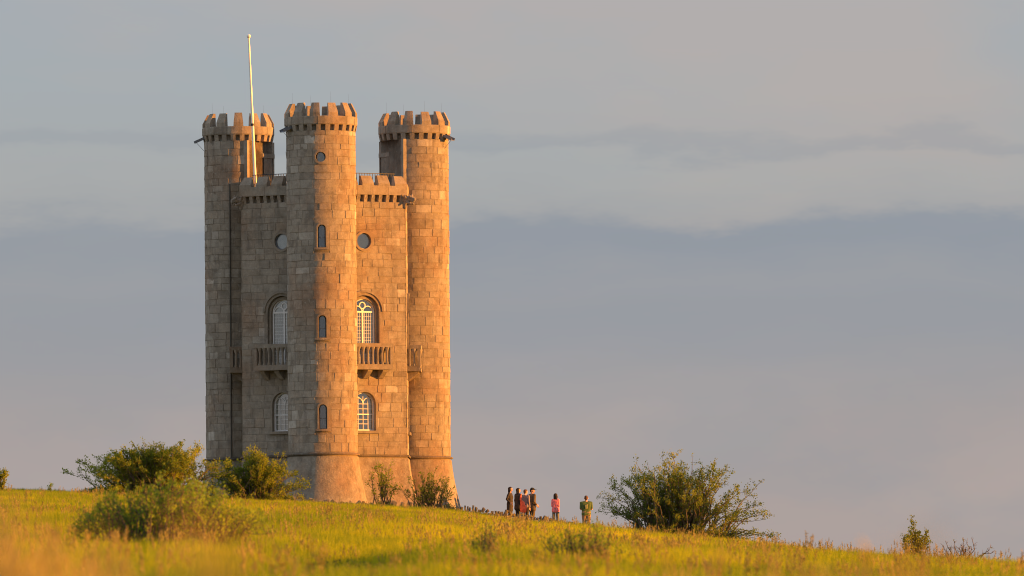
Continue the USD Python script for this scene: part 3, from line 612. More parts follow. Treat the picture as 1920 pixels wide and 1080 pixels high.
# the ashlar: the 300 blocks that show largest are parts of their own, the rest one part
stones.sort(key=lambda s: -s[0])
for ar, m, tn, sm in stones[:300]: obj('stone', m, 'ashlar', tower, smooth=sm, tone=tn)
rest = stones[300:]
parts_v, parts_f, parts_n, parts_tn, off = [], [], [], [], 0
for ar, m, tn, sm in rest:
    v, f, n = meshkit.arrays(m, sm if sm else 1.0)
    parts_v.append(v); parts_f.append(f+off); parts_n.append(n); parts_tn.append(np.full(len(v), tn)); off += len(v)
p = '/World/castle_tower/stonework'
sw = usdkit.mesh(stage, p, (np.vstack(parts_v), np.vstack(parts_f)), LOOK['ashlar'])
sw.CreateNormalsAttr(Vt.Vec3fArray.FromNumpy(np.vstack(parts_n).astype(np.float32))); sw.SetNormalsInterpolation('vertex')
UsdGeom.PrimvarsAPI(sw).CreatePrimvar('tone', Sdf.ValueTypeNames.FloatArray, 'vertex').Set(Vt.FloatArray.FromNumpy(np.concatenate(parts_tn).astype(np.float32)))
tag(sw.GetPrim(), kind='stuff')

# flagpole on the roof
fp = tag(xf('flagpole'), 'slender white flagpole with a ball finial, leaning slightly, behind the left parapet', 'flagpole')
b0, b1 = np.array([-3.22, -0.9, W_RING+0.15]), np.array([-3.50, -0.9, 22.17])
obj('pole', tube([b0+(b1-b0)*t for t in np.linspace(0, 1, 7)], np.linspace(0.078, 0.045, 7), 12), 'pole_paint', fp, smooth=40)
s = trimesh.creation.icosphere(2, 0.095); s.apply_translation(b1+(0, 0, 0.07)); obj('finial', s, 'pole_paint', fp, smooth=True)
obj('collar', tube([b0+(b1-b0)*0.44, b0+(b1-b0)*0.455], 0.085, 12), 'iron', fp)

# ------------------------------------------------------------------ drystone wall
def rough_stone(w, d, h, r):
    pts = np.array([(sx_*w/2*r.uniform(.7, 1), sy_*d/2*r.uniform(.7, 1), sz*h/2*r.uniform(.7, 1)) for sx_ in (-1, 1) for sy_ in (-1, 1) for sz in (-1, 1)] + [(0, -d/2*r.uniform(.9, 1.1), h*r.uniform(-.2, .2)), (r.uniform(-.2, .2)*w, 0, h/2*r.uniform(.95, 1.15))])
    return tm(m3.Manifold.hull_points(pts))
def place_m(m, loc, rz=0, tilt=0):
    m.apply_transform(trimesh.transformations.rotation_matrix(tilt, (0, 1, 0))); m.apply_transform(trimesh.transformations.rotation_matrix(rz, (0, 0, 1))); m.apply_translation(loc); return m
def stone_wall(xs, ys, hgt, label, seed):
    r = np.random.default_rng(seed); t = tag(xf('drystone_wall'), label, 'wall')
    seg = np.hypot(np.diff(xs), np.diff(ys)); s = np.r_[0, np.cumsum(seg)]; u = 0.0; ms, tn = [], []
    while u < s[-1]:
        w = r.uniform(0.08, 0.22)*r.choice([0.8, 1.0, 1.4]); x, y, h = np.interp(u, s, xs), np.interp(u, s, ys), np.interp(u, s, hgt); z = float(ground_z(x, y)); rz = math.atan2(np.interp(u+.3, s, ys)-np.interp(u-.3, s, ys), np.interp(u+.3, s, xs)-np.interp(u-.3, s, xs))
        if r.random() > 0.14:
            ch = r.uniform(0.10, 0.34)
            obj('cope_stone', place_m(rough_stone(w*0.85, 0.34, ch, r), (x, y, z+h+ch*0.36), rz, r.normal(0.12, 0.4)), 'field_stone', t, tone=float(r.uniform(0, 1)))
        u += w
    for row in range(5):
        u = r.uniform(0, 0.2)
        while u < s[-1]:
            w = r.uniform(0.2, 0.42); x, y, h = np.interp(u, s, xs), np.interp(u, s, ys), np.interp(u, s, hgt); z = float(ground_z(x, y))-0.1
            hh = (h+0.1)/5; m = place_m(rough_stone(w*1.02, 0.5, hh*1.1, r), (x, y, z+hh*(row+0.5)), r.normal(0, 0.06)); ms.append(m); tn.append(np.full(len(m.vertices), r.uniform(0, 1))); u += w
    tag(obj('rubble_courses', cat_meshes(ms), 'field_stone', t, tone=np.concatenate(tn)), kind='stuff')
stone_wall([-2.2, 3, 8, 11, 14.8], [-9.5, -10, -10, -9.6, -9.0], [0.04, 0.14, 0.27, 0.26, 0.08], 'low drystone wall with upright cope stones running below the tower in front of the walkers', 21)
stone_wall([31.2, 33.4, 36], [-10, -9.5, -9], [0.15, 0.2, 0.15], 'short broken end of drystone wall at the far right beyond the bare shrub', 22)

# ------------------------------------------------------------------ bushes
def leaf_cards(P, D, size, r, outward=None):
    """one folded leaf of four triangles' worth of outline at each point"""
    n = len(P); a = D + r.normal(0, 0.7, (n, 3)); a /= np.linalg.norm(a, axis=1, keepdims=True)
    b = np.cross(a, r.normal(0, 1, (n, 3))); b /= np.linalg.norm(b, axis=1, keepdims=True)
    s = size*r.uniform(0.6, 1.3, n)[:, None]
    tip, l, rr = P+a*s, P+a*s*0.45+b*s*0.34, P+a*s*0.45-b*s*0.34
    V = np.stack([P, l, tip, rr], 1).reshape(-1, 3); i = np.arange(n)*4
    F = np.vstack([np.c_[i, i+1, i+2], np.c_[i, i+2, i+3]]); return trimesh.Trimesh(V, F, process=False)
def bush(name, label, cat, X, Y, W, H, Dp, seed, stems=60, leaf='leaf_hawthorn', size=0.075, per=26, twigs=9, shape=None, upright=0.35, shoots=0.12, bare=0.0, sink=0.15, herb=False, thick=1.0, crook=0.025):
    r = np.random.default_rng(seed); base = np.array([X, Y, float(ground_z(X, Y))-sink])
    t = tag(xf(name), label, cat); wood, LP, LD = [], [], []
    for i in range(stems):
        az = r.uniform(0, 2*math.pi); q_ = r.random()**(0.62 if not herb else 0.8); el = math.acos(min(1, q_*(1-upright*0.3)))
        d = np.array([math.cos(az)*math.cos(el), math.sin(az)*math.cos(el), math.sin(el)])
        env = np.array([W/2, Dp/2, H]); k = (r.uniform(0.66, 1.02) if not herb else r.uniform(0.1, 1.0)**0.6)*(1+(r.random() < shoots)*r.uniform(0.06, 0.2))
        if not herb and r.random() < 0.28: d = np.array([math.cos(az)*0.98, math.sin(az)*0.98, r.uniform(0.03, 0.22)]); k = r.uniform(0.5, 0.95)
        end = d*env*k
        if herb: end = np.array([math.cos(az)*W/2*k, math.sin(az)*Dp/2*k, H])
        if shape is not None: end = shape(end, r)
        ft = 0.88 if herb else 0.42; foot = np.array([end[0]*ft+r.normal(0, W*0.04), end[1]*ft+r.normal(0, Dp*0.04), 0])
        if herb: end[2] = H*r.uniform(0.55, 1.0)*(1+(r.random() < shoots)*r.uniform(0.05, 0.2))*(1-0.45*(end[0]/(W/2))**2)
        n = 7; tt = np.linspace(0, 1, n)[:, None]
        ctrl = foot*0.35+end*0.4+np.array([0, 0, H*0.22]); pts = (1-tt)**2*foot + 2*tt*(1-tt)*ctrl + tt**2*end
        L = np.linalg.norm(end-foot); pts[1:-1] += r.normal(0, L*crook, (n-2, 3))
        wood.append(tube(pts+base, np.linspace(0.012+0.010*L, 0.004, n)*thick, 5))
        for j in range(twigs):
            u = r.uniform(0.10 if d[2] < 0.75 else 0.25, 1.0)**0.85; p0 = np.array([np.interp(u, tt[:, 0], pts[:, c]) for c in range(3)])
            td = (end-foot)/L*0.7 + r.normal(0, 0.65, 3) + np.array([0, 0, upright]); td /= np.linalg.norm(td); tl = r.uniform(0.12, 0.34)*(0.35+L*0.22)
            p1 = p0+td*tl+np.array([0, 0, 0.05*tl]); wood.append(tube([p0+base, (p0+p1)/2+r.normal(0, 0.02, 3)+base, p1+base], [0.007*thick, 0.005*thick, 0.003*thick], 3))
            if r.random() < bare: continue
            m = int(per*r.uniform(0.5, 1.4)*tl/0.4)+3
            s_ = r.uniform(0.15, 1.08, m)[:, None]; LP.append(p0+(p1-p0)*s_+r.normal(0, 0.045+0.03*tl, (m, 3))+base); LD.append(np.repeat((td+[0, 0, .2])[None], m, 0))
        m = int(per*0.5*(1-bare)); s_ = r.uniform(0.8, 1.04, m)[:, None]; LP.append(foot*0+pts[-3]+(pts[-1]-pts[-3])*((s_-0.5)*2)+r.normal(0, 0.03, (m, 3))+base); LD.append(np.repeat((end/np.linalg.norm(end))[None], m, 0))
    obj('stems', cat_meshes(wood), 'bark', t, smooth=True)
    P = np.vstack(LP); Dv = np.vstack(LD); keep = P[:, 2] > ground_z(P[:, 0], P[:, 1])+0.03
    tag(obj('foliage', leaf_cards(P[keep], Dv[keep], size, r), leaf, t), kind='stuff')
    return len(P)
def XY(px, d): return 8.75+(px-960)*d/18000.0, d-450.0
def B(px, d, *a, **k):
    X, Y = XY(px, d); return X, Y
def flat_top(end, r):
    e = end.copy(); e[2] = min(e[2], 2.15+0.22*r.normal()); return e
def skew(end, r):      # the big bush: taller left of its middle, long and low to the right
    x = end[0]; e = end.copy()
    if x > 0: e[0] *= 1.06; e[2] *= 1.0-0.40*min(1, x/4.6)**1.6
    else: e[2] *= 1.0-0.12*min(1, -x/4.0)
    e[2] = min(e[2], 3.55+0.35*r.normal()); return e
X, Y = XY(1274, 431); bush('hawthorn_bush', 'large sprawling green bush on the right slope beside the man in green', 'bush', X, Y, 9.6, 4.5, 4.8, 31, stems=270, leaf='leaf_dark', size=0.072, per=25, twigs=12, shape=skew, upright=0.25, shoots=0.2)
X, Y = XY(280, 424); bush('hawthorn_bush', 'dense rounded green bush left of the tower foot against the sky', 'bush', X, Y, 8.2, 3.3, 3.8, 32, shape=flat_top, stems=280, size=0.072, per=34, twigs=12, upright=0.2)
X, Y = XY(472, 428); bush('hawthorn_bush', 'yellow green bush growing against the foot of the left turret', 'bush', X, Y, 5.7, 2.35, 2.8, 33, stems=190, size=0.07, per=30, twigs=11, shoots=0.25, upright=0.2)
X, Y = XY(715, 434); bush('elder_sapling', 'slim leafy sapling in front of the tower foot between front and right turrets', 'shrub', X, Y, 2.1, 2.2, 1.2, 34, stems=26, leaf='leaf_dark', size=0.075, per=12, twigs=8, upright=0.6, shoots=0.35)
X, Y = XY(802, 434); bush('twiggy_shrub', 'twiggy half bare green shrub before the foot of the right turret', 'shrub', X, Y, 3.4, 1.95, 1.4, 35, stems=64, leaf='leaf_dark', size=0.07, per=17, twigs=9, bare=0.3, upright=0.5, shoots=0.25)
X, Y = XY(1712, 430); bush('young_bush', 'small upright leafy bush on the skyline at far right', 'bush', X, Y, 2.0, 1.95, 1.2, 36, stems=34, size=0.085, per=20, twigs=9, upright=0.9, shoots=0.3)
X, Y = XY(1805, 430); bush('bare_shrub', 'low bare twiggy shrub beside the small upright bush at far right', 'shrub', X, Y, 3.5, 1.75, 1.6, 37, stems=40, size=0.05, per=6, twigs=12, bare=0.9, thick=1.6, crook=0.06, upright=0.2, shoots=0.3)
X, Y = XY(-4, 415); bush('hedge_bush', 'leafy bush cut off by the left edge of the picture', 'bush', X, Y, 1.3, 1.5, 1.0, 38, stems=26, size=0.08, per=24, twigs=8, upright=0.5)
X, Y = XY(92, 418); bush('weed_plant', 'single small weed standing up from the skyline grass at far left', 'plant', X, Y, 0.3, 0.75, 0.3, 39, stems=5, leaf='leaf_herb', size=0.07, per=14, twigs=4, upright=1.0)
X, Y = XY(310, 190); bush('bramble_patch', 'broad soft focus bramble thicket in the grass at lower left', 'bush', X, Y, 3.9, 1.55, 2.2, 40, herb=True, stems=200, leaf='leaf_herb', size=0.055, per=13, twigs=6, upright=0.9, shoots=0.25)
X, Y = XY(650, 168); bush('low_nettle_patch', 'added low patch of dark leaves standing in for shade on the grass straight below the front turret', 'plant', X, Y, 2.1, 0.34, 9.0, 43, herb=True, stems=260, leaf='leaf_shade', size=0.06, per=16, twigs=4, upright=0.6)  # made-up leaf patch; its dark leaves stand in for shaded short grass
X, Y = XY(905, 180); bush('dock_plant', 'tall blurred weed clump in the middle of the foreground grass', 'plant', X, Y, 0.7, 0.95, 0.5, 41, herb=True, stems=15, leaf='leaf_herb', size=0.045, per=11, twigs=5, upright=1.0)
X, Y = XY(1090, 180); bush('nettle_patch', 'wide blurred nettle patch in the grass below the man in green', 'plant', X, Y, 1.8, 0.95, 1.0, 42, herb=True, stems=48, leaf='leaf_herb', size=0.045, per=11, twigs=5, upright=1.0, shoots=0.25)

# ------------------------------------------------------------------ grass
def blade(p, az, h, w, bend_, segs=3):
    d = np.array([math.cos(az), math.sin(az)]); s = np.array([-d[1], d[0]]); V = []
    for i in range(segs+1):
        t = i/segs; c = np.array([p[0]+d[0]*bend_*t*t, p[1]+d[1]*bend_*t*t, h*(t-0.25*abs(bend_)/h*t*t)]); ww = w*(1-t**1.5)*0.5+0.0008
        if i < segs: V += [(c[0]-s[0]*ww, c[1]-s[1]*ww, c[2]), (c[0]+s[0]*ww, c[1]+s[1]*ww, c[2])]
        else: V += [tuple(c)]
    F = []
    for i in range(segs-1): a = 2*i; F += [[a, a+1, a+3], [a, a+3, a+2]]
    a = 2*(segs-1); F += [[a, a+1, a+2]]; return np.array(V), np.array(F)
def clump(seed, n, hlo, hhi, R, w):
    r = np.random.default_rng(seed); Vs, Fs, o = [], [], 0
    for i in range(n):
        h = r.uniform(hlo, hhi); v, f = blade(r.normal(0, R, 2), r.uniform(0, 6.283), h, w*r.uniform(.6, 1.3), h*abs(r.normal(0.2, 0.25)))
        Vs.append(v); Fs.append(f+o); o += len(v)
    return trimesh.Trimesh(np.vstack(Vs), np.vstack(Fs), process=False)
def seedheads(seed, n, hlo, hhi, R, hl=0.16, hw=0.022, sw=0.003):
    r = np.random.default_rng(seed); stems, heads = [], []
    for i in range(n):
        h = r.uniform(hlo, hhi); p = r.normal(0, R, 2); az = r.uniform(0, 6.283); b_ = h*abs(r.normal(0.10, 0.1)); d = np.array([math.cos(az), math.sin(az)])
        q_ = [np.array([*(p+d*b_*t*t), h*t]) for t in (0, .35, .7, 1.0)]; stems.append(tube(q_, [sw*1.3, sw, sw, sw*.7], 3))
        dirn = q_[3]-q_[2]; dirn /= np.linalg.norm(dirn); c = q_[3]
        for k_ in range(7):                                       # loose flower head of short spikelets
            a = r.normal(0, 0.45, 3)+dirn; a /= np.linalg.norm(a); s0 = c-dirn*hl*(k_/7.0)+0*a
            heads.append(tube([s0, s0+a*hl*0.22, s0+a*hl*0.45], [0.002, hw*0.5, 0.002], 3))
    return cat_meshes(stems), cat_meshes(heads)
def instancer(name, protos, pts, ids, scales, rots, label, cat):
    pi = UsdGeom.PointInstancer.Define(stage, f'/World/{name}'); tag(pi.GetPrim(), label, cat, kind='stuff'); rel = pi.CreatePrototypesRel()
    UsdGeom.Scope.Define(stage, f'/World/{name}/kinds')
    for i, meshes in enumerate(protos):
        x = UsdGeom.Xform.Define(stage, f'/World/{name}/kinds/tuft_{i:03d}')
        for nm, m, mat in meshes: usdkit.mesh(stage, f'{x.GetPath()}/{nm}', m, LOOK[mat])
        rel.AddTarget(x.GetPath())
    pi.CreatePositionsAttr(Vt.Vec3fArray.FromNumpy(pts.astype(np.float32))); pi.CreateProtoIndicesAttr(Vt.IntArray.FromNumpy(ids.astype(np.int32)))
    pi.CreateScalesAttr(Vt.Vec3fArray.FromNumpy(scales.astype(np.float32)))
    pi.CreateOrientationsAttr(Vt.QuathArray([Gf.Quath(float(math.cos(a/2)), 0, 0, float(math.sin(a/2))) for a in rots]))
def scatter(n, d0, d1, seed, margin=1.1, power=1.0, side=0.4):
    """even cover of the strip of hillside in view between two distances"""
    r = np.random.default_rng(seed); d = np.sqrt(r.uniform(d0*d0, d1*d1, n)) if power == 1.0 else d0+(d1-d0)*r.random(n)**power
    X = CAM[0] + r.uniform(-1, 1, n)*(960/18000.0*d*margin + side); Y = d-450.0; return np.c_[X, Y, ground_z(X, Y)-0.02], r
P, r = scatter(84000, 70, 452, 51, side=4.5)
inside = (np.hypot(P[:, 0], P[:, 1]) < 4.6); P = P[~inside]
ids = np.minimum(r.integers(0, 33, len(P)), 32)//8; lush = meshkit.fbm(np.c_[P[:, 0]/6, P[:, 1]/12, 0*P[:, 0]], 3, 8)
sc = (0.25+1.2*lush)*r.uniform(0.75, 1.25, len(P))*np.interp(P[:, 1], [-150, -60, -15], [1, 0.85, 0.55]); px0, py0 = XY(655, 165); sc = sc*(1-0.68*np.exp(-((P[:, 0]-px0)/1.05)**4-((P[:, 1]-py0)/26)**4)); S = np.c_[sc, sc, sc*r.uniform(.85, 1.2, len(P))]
protos = [[('blades', clump(60+i, 46, 0.16, 0.42, 0.13, 0.012), 'grass_blade')] for i in range(4)]
st, hd = seedheads(70, 9, 0.35, 0.62, 0.13, 0.12, 0.016, 0.0028); protos.append([('blades', clump(64, 30, 0.18, 0.40, 0.13, 0.011), 'grass_blade'), ('stalks', st, 'grass_seed'), ('heads', hd, 'grass_seed')])
instancer('meadow_grass', protos, P, ids, S, r.uniform(0, 6.283, len(P)), 'yellow green meadow grass covering the hillside below the tower', 'grass')
# tall flowering grass close to the camera
P, r = scatter(900, 9, 62, 52, power=1.15)
dens = meshkit.fbm(np.c_[P[:, 0]/1.5, P[:, 1]/14, 0*P[:, 0]], 3, 9); u = (P[:, 0]-CAM[0])/(P[:, 1]+450)*18000/960     # thick on the left, in drifts elsewhere
keep = r.random(len(P)) < np.clip(0.9*(dens-0.52) + 1.4*np.clip(-u-0.62, 0, 1), 0.0, 1)*np.where((u < -0.55) | (P[:, 1] < -405), 1, 0.15); P = P[keep]
near = np.array([(1475, 10, 1.24), (1505, 11, 1.27), (1690, 11, 1.22), (1800, 12, 1.2), (1580, 13, 1.12), (1330, 12, 1.2), (1370, 13, 1.18), (1290, 14, 1.12), (1050, 10, 1.12), (1080, 12, 1.12), (990, 11, 1.08), (430, 14, 1.15), (400, 13, 1.12), (700, 12, 1.05), (0, 9, 1.17), (50, 11, 1.2), (95, 12, 1.18), (140, 10, 1.14), (190, 12, 1.13), (240, 13, 1.10), (300, 12, 1.07), (30, 14, 1.2), (120, 14, 1.15), (1010, 13, 1.08), (1090, 10, 1.06)])
nX = CAM[0]+(near[:, 0]-960)/18000*near[:, 1]; P = np.vstack([P, np.c_[nX, near[:, 1]-450, ground_z(nX, near[:, 1]-450)-.02]])
ids = r.integers(0, 3, len(P)); ids[-len(near):] = 3; ids[-11:] = np.arange(11) % 3; sc = r.uniform(0.8, 1.15, len(P)); sc[-len(near):] = near[:, 2]; S = np.c_[sc, sc, sc]
protos = []
for i in range(3):
    st, hd = seedheads(80+i, 9, 0.6, 1.05, 0.10, 0.16, 0.016, 0.0022); protos.append([('blades', clump(90+i, 26, 0.3, 0.75, 0.10, 0.008), 'grass_blade'), ('stalks', st, 'grass_seed'), ('heads', hd, 'grass_seed')])
st, hd = seedheads(89, 3, 0.86, 1.0, 0.05, 0.16, 0.018, 0.0024); protos.append([('blades', clump(99, 4, 0.3, 0.6, 0.1, 0.006), 'grass_blade'), ('stalks', st, 'grass_seed'), ('heads', hd, 'grass_seed')])
instancer('tall_grass', protos, P, ids, S, r.uniform(0, 6.283, len(P)), 'tall blurred flowering grass close to the camera along the bottom edge', 'grass')

# ------------------------------------------------------------------ people
def chain(pts):
    out = []
    for (a, ra), (b, rb) in zip(pts[:-1], pts[1:]):
        out.append(m3.Manifold.batch_hull([m3.Manifold.sphere(ra, 14).translate(tuple(map(float, a))), m3.Manifold.sphere(rb, 14).translate(tuple(map(float, b)))]))
    return out
def blob(mans, length=0.03, it=8):
    m = tm(m3.Manifold.batch_boolean(mans, m3.OpType.Add).refine_to_length(length)); m.merge_vertices(); trimesh.smoothing.filter_taubin(m, iterations=it); return m
def hand(wrist, d, out, s=1.0):
    """palm, four curled fingers, thumb; d towards the fingertips, out across the palm to the thumb's side"""
    d = np.asarray(d, float); d /= np.linalg.norm(d); out = np.asarray(out, float)-d*np.dot(out, d); out /= np.linalg.norm(out); nrm = np.cross(d, out); ms = []
    w = np.asarray(wrist, float)
    ms.append(m3.Manifold.batch_hull([m3.Manifold.sphere(0.014*s, 8).translate(tuple(map(float, w+d*a*s+out*b*s))) for a, b in ((0.01, -.02), (0.01, .02), (0.09, -.034), (0.09, .034))]))
    for k_, (o, L) in enumerate(((0.03, .075), (.01, .085), (-.011, .078), (-.031, .06))):
        k0 = w+d*0.09*s+out*o*s; k1 = k0+d*L*.5*s+nrm*.010*s; k2 = k1+d*L*.45*s+nrm*.028*s; ms += chain([(k0, .009*s), (k1, .0085*s), (k2, .007*s)])
    t0 = w+d*.03*s+out*.025*s; t1 = t0+d*.028*s+out*.03*s; t2 = t1+d*.03*s+out*.008*s; ms += chain([(t0, .011*s), (t1, .010*s), (t2, .008*s)]); return ms
def person(label, X, Y, H, face, arms, top, legs, hair, top_len=0.50, sleeve=1.0, female=False, hat=False, long_hair=0.0, stance=0.0, leg_len=1.0, head_turn=0.0, collar=None, coat_flare=0.0, bulk=1.0, pattern=None):
    """local frame: facing +x, left +y, z up; heights as fractions of H"""
    base = (X, Y, float(ground_z(X, Y))-0.03); t = tag(xf('person', None, base, face), label, 'person')
    h = H; bulk = bulk*(0.84 if female else 0.95); sh = (0.108 if female else 0.122)*h*bulk; hp = 0.052*h; V = lambda x, y, z: np.array([x, y, z])
    neck, chest, waist, hips = V(0.0, 0, .835*h), V(0.0, 0, .72*h), V(0.005, 0, .60*h), V(0, 0, .51*h)
    ht = rad(head_turn); hd = lambda x, y, z: V(math.cos(ht)*x-math.sin(ht)*y, math.sin(ht)*x+math.cos(ht)*y, z)+V(.015*h, 0, 0)
    S = lambda p, r: m3.Manifold.sphere(float(r), 16).translate(tuple(map(float, p)))
    torso = lambda g: [m3.Manifold.batch_hull([S(chest+V(0, s_*sh*.62, .05*h), .052*h*bulk+g) for s_ in (-1, 1)]+[S(waist+V(0, s_*.045*h*bulk, 0), .055*h*bulk+g) for s_ in (-1, 1)]+[S(chest+V(.02*h, 0, 0), .065*h*bulk+g)]),
                       m3.Manifold.batch_hull([S(waist+V(0, s_*.045*h*bulk, 0), .055*h*bulk+g) for s_ in (-1, 1)]+[S(hips+V(-.012*h, s_*.05*h*bulk, 0), .058*h*bulk+g) for s_ in (-1, 1)])]
    lg = []
    for s_ in (-1, 1):
        f = V(s_*stance*h, s_*(.055*h), .04*h); k_ = V(s_*stance*.5*h+.012*h, s_*.057*h, .275*h); lg.append((s_, V(0, s_*hp, .50*h), k_, f))
    def legs_m(g, upto=1.0):
        out = []
        for s_, a, k_, f in lg:
            c = k_+(f-k_)*.35+V(-.012*h, 0, 0); e = k_+(f-k_)*upto if upto < 1 else f
            pts = [(a, .054*h*bulk+g), (k_, .034*h+g)]
            if upto > 0.4: pts += [(c, .034*h+g), (e, .023*h+g*1.3)]
            elif upto > 0: pts += [(e, .033*h+g)]
            out += chain(pts)
        return out
    def arm_pts(s_):
        sp = V(0, s_*sh, .805*h); el, wr = arms[0 if s_ > 0 else 1]; el = sp+V(*el)*h; wr = el+V(*wr)*h; return sp, el, wr
    def arms_m(g, frac=1.0):
        out = []
        for s_ in (-1, 1):
            sp, el, wr = arm_pts(s_); pts = [(sp, .032*h+g), (el, .024*h+g)]
            if frac >= 1: pts.append((wr+(el-wr)*.06, .018*h+g))
            elif frac < .6: pts[1] = (sp+(el-sp)*frac*1.6, .027*h+g*1.5)
            out += chain(pts)+chain([(V(0, s_*sh*.4, .82*h), .03*h+g), (sp, .032*h+g)])
        return out
    c0 = hd(.0, 0, .935*h)
    head = [m3.Manifold.batch_hull([S(hd(-.012*h, 0, .945*h), .050*h), S(hd(.012*h, 0, .945*h), .047*h), S(hd(.022*h, 0, .900*h), .030*h), S(hd(-.01*h, 0, .91*h), .035*h)]),
            m3.Manifold.batch_hull([S(hd(.058*h, 0, .932*h), .007*h), S(hd(.066*h, 0, .917*h), .008*h), S(hd(.05*h, 0, .914*h), .010*h)]),
            m3.Manifold.batch_hull([S(hd(.052*h, .012*h, .893*h), .006*h), S(hd(.052*h, -.012*h, .893*h), .006*h), S(hd(.045*h, 0, .884*h), .008*h)])]
    for s_ in (-1, 1): head.append(m3.Manifold.batch_hull([S(hd(-.006*h, s_*.048*h, .935*h), .010*h), S(hd(-.010*h, s_*.046*h, .915*h), .007*h)]))
    hands = []
    for s_ in (-1, 1):
        sp, el, wr = arm_pts(s_); hands += hand(wr, wr-el, V(1, 0, 0.2) if abs((wr-el)[0]) < .1*h else V(0, -s_, .4), h/1.72)
    feet = []
    for s_, a, k_, f in lg: feet.append(m3.Manifold.batch_hull([S(f+V(-.02*h, 0, -.015*h), .022*h), S(f+V(.07*h, s_*.008*h, -.025*h), .020*h), S(f+V(0, 0, .0), .022*h)]))
    obj('body', blob(torso(0)+legs_m(0)+arms_m(0)+head+chain([(V(0, 0, .81*h), .036*h), (hd(-.01*h, 0, .90*h), .033*h)])+hands, .035, 4), 'skin', t, smooth=True)
    for s_ in (-1, 1):
        e = trimesh.creation.icosphere(1, .0065*h); e.apply_translation(hd(.050*h, s_*.019*h, .932*h)); obj('eye', e, 'hair_dark', t, smooth=True)
    tmat, lmat, hmat = top, legs, hair
    lower = [m3.Manifold.batch_hull([S(hips+V(-.01*h, s_*.05*h*bulk, .04*h), .058*h*bulk+.008) for s_ in (-1, 1)]+[S(hips+V(-.012*h, s_*.05*h*bulk, -.01*h), .06*h*bulk+.008) for s_ in (-1, 1)])]
    obj('trousers' if leg_len >= 1 else 'shorts', blob(lower+legs_m(.014 if leg_len >= 1 else .025, leg_len), .035), lmat, t, smooth=True)
    tops = torso(.018)+arms_m(.012, sleeve)
    hem = hips[2]+.03*h-(.5-top_len)*0
    if top_len > 0.5: tops.append(m3.Manifold.batch_hull([S(waist+V(0, s_*.045*h, 0), .06*h*bulk+.018) for s_ in (-1, 1)]+[S(V(-.005*h, s_*(.055+coat_flare)*h, (1.02-top_len)*h), .062*h*bulk+.015) for s_ in (-1, 1)]))
    else: tops.append(m3.Manifold.batch_hull([S(waist+V(0, s_*.045*h, 0), .056*h*bulk+.018) for s_ in (-1, 1)]+[S(hips+V(-.01*h, s_*.05*h*bulk, .0), .058*h*bulk+.018) for s_ in (-1, 1)]))
    jm = blob(tops, .035); jm.vertices += jm.vertex_normals*((meshkit.fbm(jm.vertices*14, 2, 3)-.5)[:, None]*.022)
    obj('shirt' if sleeve < 1 else 'jacket', jm, tmat, t, smooth=True)
    if collar: obj('collar', blob(chain([(V(-.03*h, -.03*h, .835*h), .022*h), (V(-.04*h, 0, .845*h), .022*h), (V(-.03*h, .03*h, .835*h), .022*h)])), collar, t, smooth=True)
    if pattern: obj('print', blob([m3.Manifold.batch_hull([S(V(-.075*h*bulk, y, z), .012*h) for y, z in ((-.03*h, .76*h), (.035*h, .74*h), (-.02*h, .66*h), (.025*h, .65*h))])]), pattern, t, smooth=True)
    hs = [m3.Manifold.batch_hull([S(hd(-.018*h, 0, .952*h), .052*h), S(hd(.004*h, 0, .962*h), .046*h), S(hd(-.028*h, 0, .915*h), .038*h)])]
    if long_hair:
        hs.append(m3.Manifold.batch_hull([S(hd(-.02*h, s_*.018*h, .95*h), .040*h) for s_ in (-1, 1)]+[S(hd(-.035*h, s_*.030*h, (.90-long_hair)*h), .026*h) for s_ in (-1, 1)]))
        for s_ in (-1, 1): hs += chain([(hd(.0, s_*.042*h, .95*h), .018*h), (hd(.004*h, s_*.046*h, (.90-long_hair*.6)*h), .014*h)])
    hm = blob(hs, .025); hm.vertices += hm.vertex_normals*((meshkit.fbm(hm.vertices*30, 2, 5)-.5)[:, None]*.016); obj('hair', hm, hmat, t, smooth=True)
    if hat:
        cp = blob([m3.Manifold.batch_hull([S(hd(-.012*h, 0, .965*h), .052*h), S(hd(.014*h, 0, .962*h), .048*h)]), m3.Manifold.batch_hull([S(hd(.03*h, s_*.03*h, .962*h), .007*h) for s_ in (-1, 1)]+[S(hd(.105*h, s_*.02*h, .955*h), .006*h) for s_ in (-1, 1)])], .02, 3)
        obj('cap', cp, 'cap_cloth', t, smooth=True)
    for m in feet: obj('shoe', blob([m], .03, 3), 'shoe', t, smooth=True)
    return t
HANG = ((-.01, .022, -.17), (.03, .0, -.15)); HANGR = ((-.01, -.022, -.17), (.03, .0, -.15))
FRONT = ((-.02, .012, -.168), (.11, -.07, .0)); FRONTR = ((-.02, -.012, -.168), (.11, .07, .0))
POCK = ((-.05, .05, -.16), (.09, -.02, -.09)); POCKR = ((-.05, -.05, -.16), (.09, .02, -.09))
def at(px, d): return XY(px, d)
X, Y = at(953, 451.5); person('woman with long dark hair in a long dark coat, leftmost of the walkers', X, Y, 1.66, -15, (HANG, POCKR), 'coat_black', 'denim', 'hair_dark', top_len=0.68, female=True, long_hair=.13, coat_flare=.02, bulk=1.2)
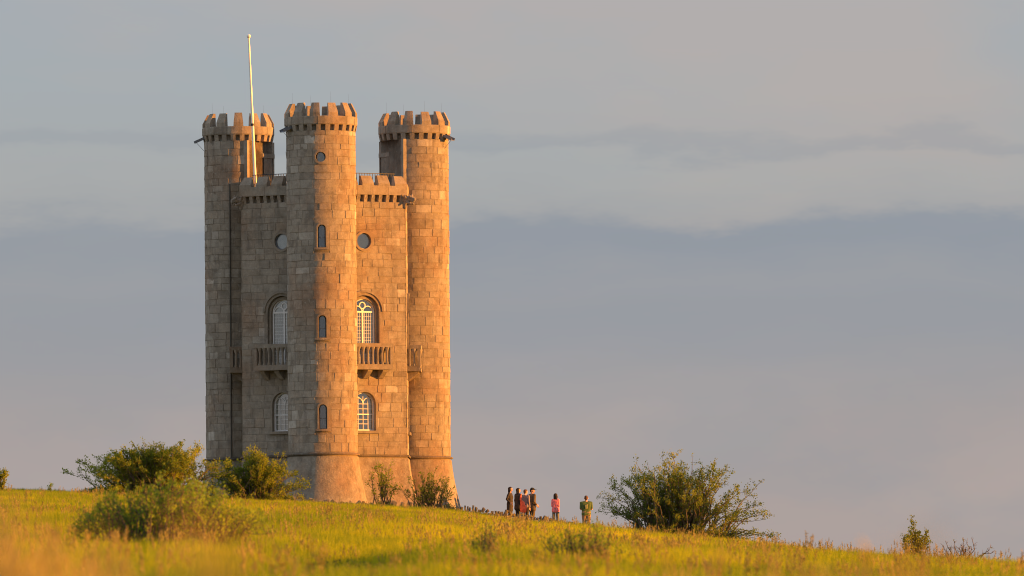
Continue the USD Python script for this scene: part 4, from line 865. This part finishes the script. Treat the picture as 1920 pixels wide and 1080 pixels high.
X, Y = at(968, 450.2); person('dark haired woman in black with the orange bag on her shoulder', X, Y, 1.63, 35, (HANG, HANGR), 'coat_black', 'coat_black', 'hair_dark', top_len=0.6, female=True, long_hair=.12, head_turn=-30, coat_flare=.012, bulk=1.15)
X, Y = at(982, 450.9); person('person with short brown hair and pale collar in a grey lilac jacket', X, Y, 1.64, 60, (HANG, HANGR), 'knit_lilac', 'coat_black', 'hair_brown', top_len=0.5, female=True, collar='collar_pale', head_turn=-20, bulk=1.1)
X, Y = at(994.5, 452.0); person('tall man in a dark cap and brown black jacket looking to the right', X, Y, 1.78, 30, (POCK, POCKR), 'coat_brown', 'coat_brown', 'hair_dark', top_len=0.58, hat=True, head_turn=-45, stance=.02, bulk=1.15, coat_flare=.01)
X, Y = at(1038.5, 449.5); person('woman with dark bobbed hair in a pink jacket standing alone with her back turned', X, Y, 1.64, 82, (FRONT, FRONTR), 'pink_cloth', 'grey_cloth', 'hair_dark', female=True, long_hair=.05, top_len=0.52, bulk=0.9)
X, Y = at(1096, 449.0); person('man in a green T-shirt and tan shorts seen from behind, nearest the large bush', X, Y, 1.75, 95, (FRONT, FRONTR), 'green_cloth', 'tan_cloth', 'hair_brown', sleeve=.5, leg_len=.45, pattern='olive_print', stance=.03, bulk=1.15)
# the orange bag
X, Y = at(975.5, 449.85); z = float(ground_z(X, Y)); bg = tag(xf('shoulder_bag', None, (X, Y, z)), 'bright orange slouchy bag hanging on the back of the dark haired woman', 'bag')
m = blob([m3.Manifold.batch_hull([m3.Manifold.sphere(r_, 16).translate(p_) for p_, r_ in (((0.03, 0, .70), .10), ((.06, 0, .60), .15), ((.10, 0, .72), .12), ((.0, 0, .98), .07))])], .03); m.vertices[:, 1] *= .75
m.vertices += m.vertex_normals*((meshkit.fbm(m.vertices*12, 2, 3)-.5)[:, None]*.05); obj('pouch', m, 'orange_cloth', bg, smooth=True)
obj('strap', tube([(-.02, 0, .98), (-.06, -.04, 1.10), (-.05, .02, 1.25), (-.02, .12, 1.34)], [.035, .04, .035, .03], 8), 'orange_cloth', bg, smooth=True)
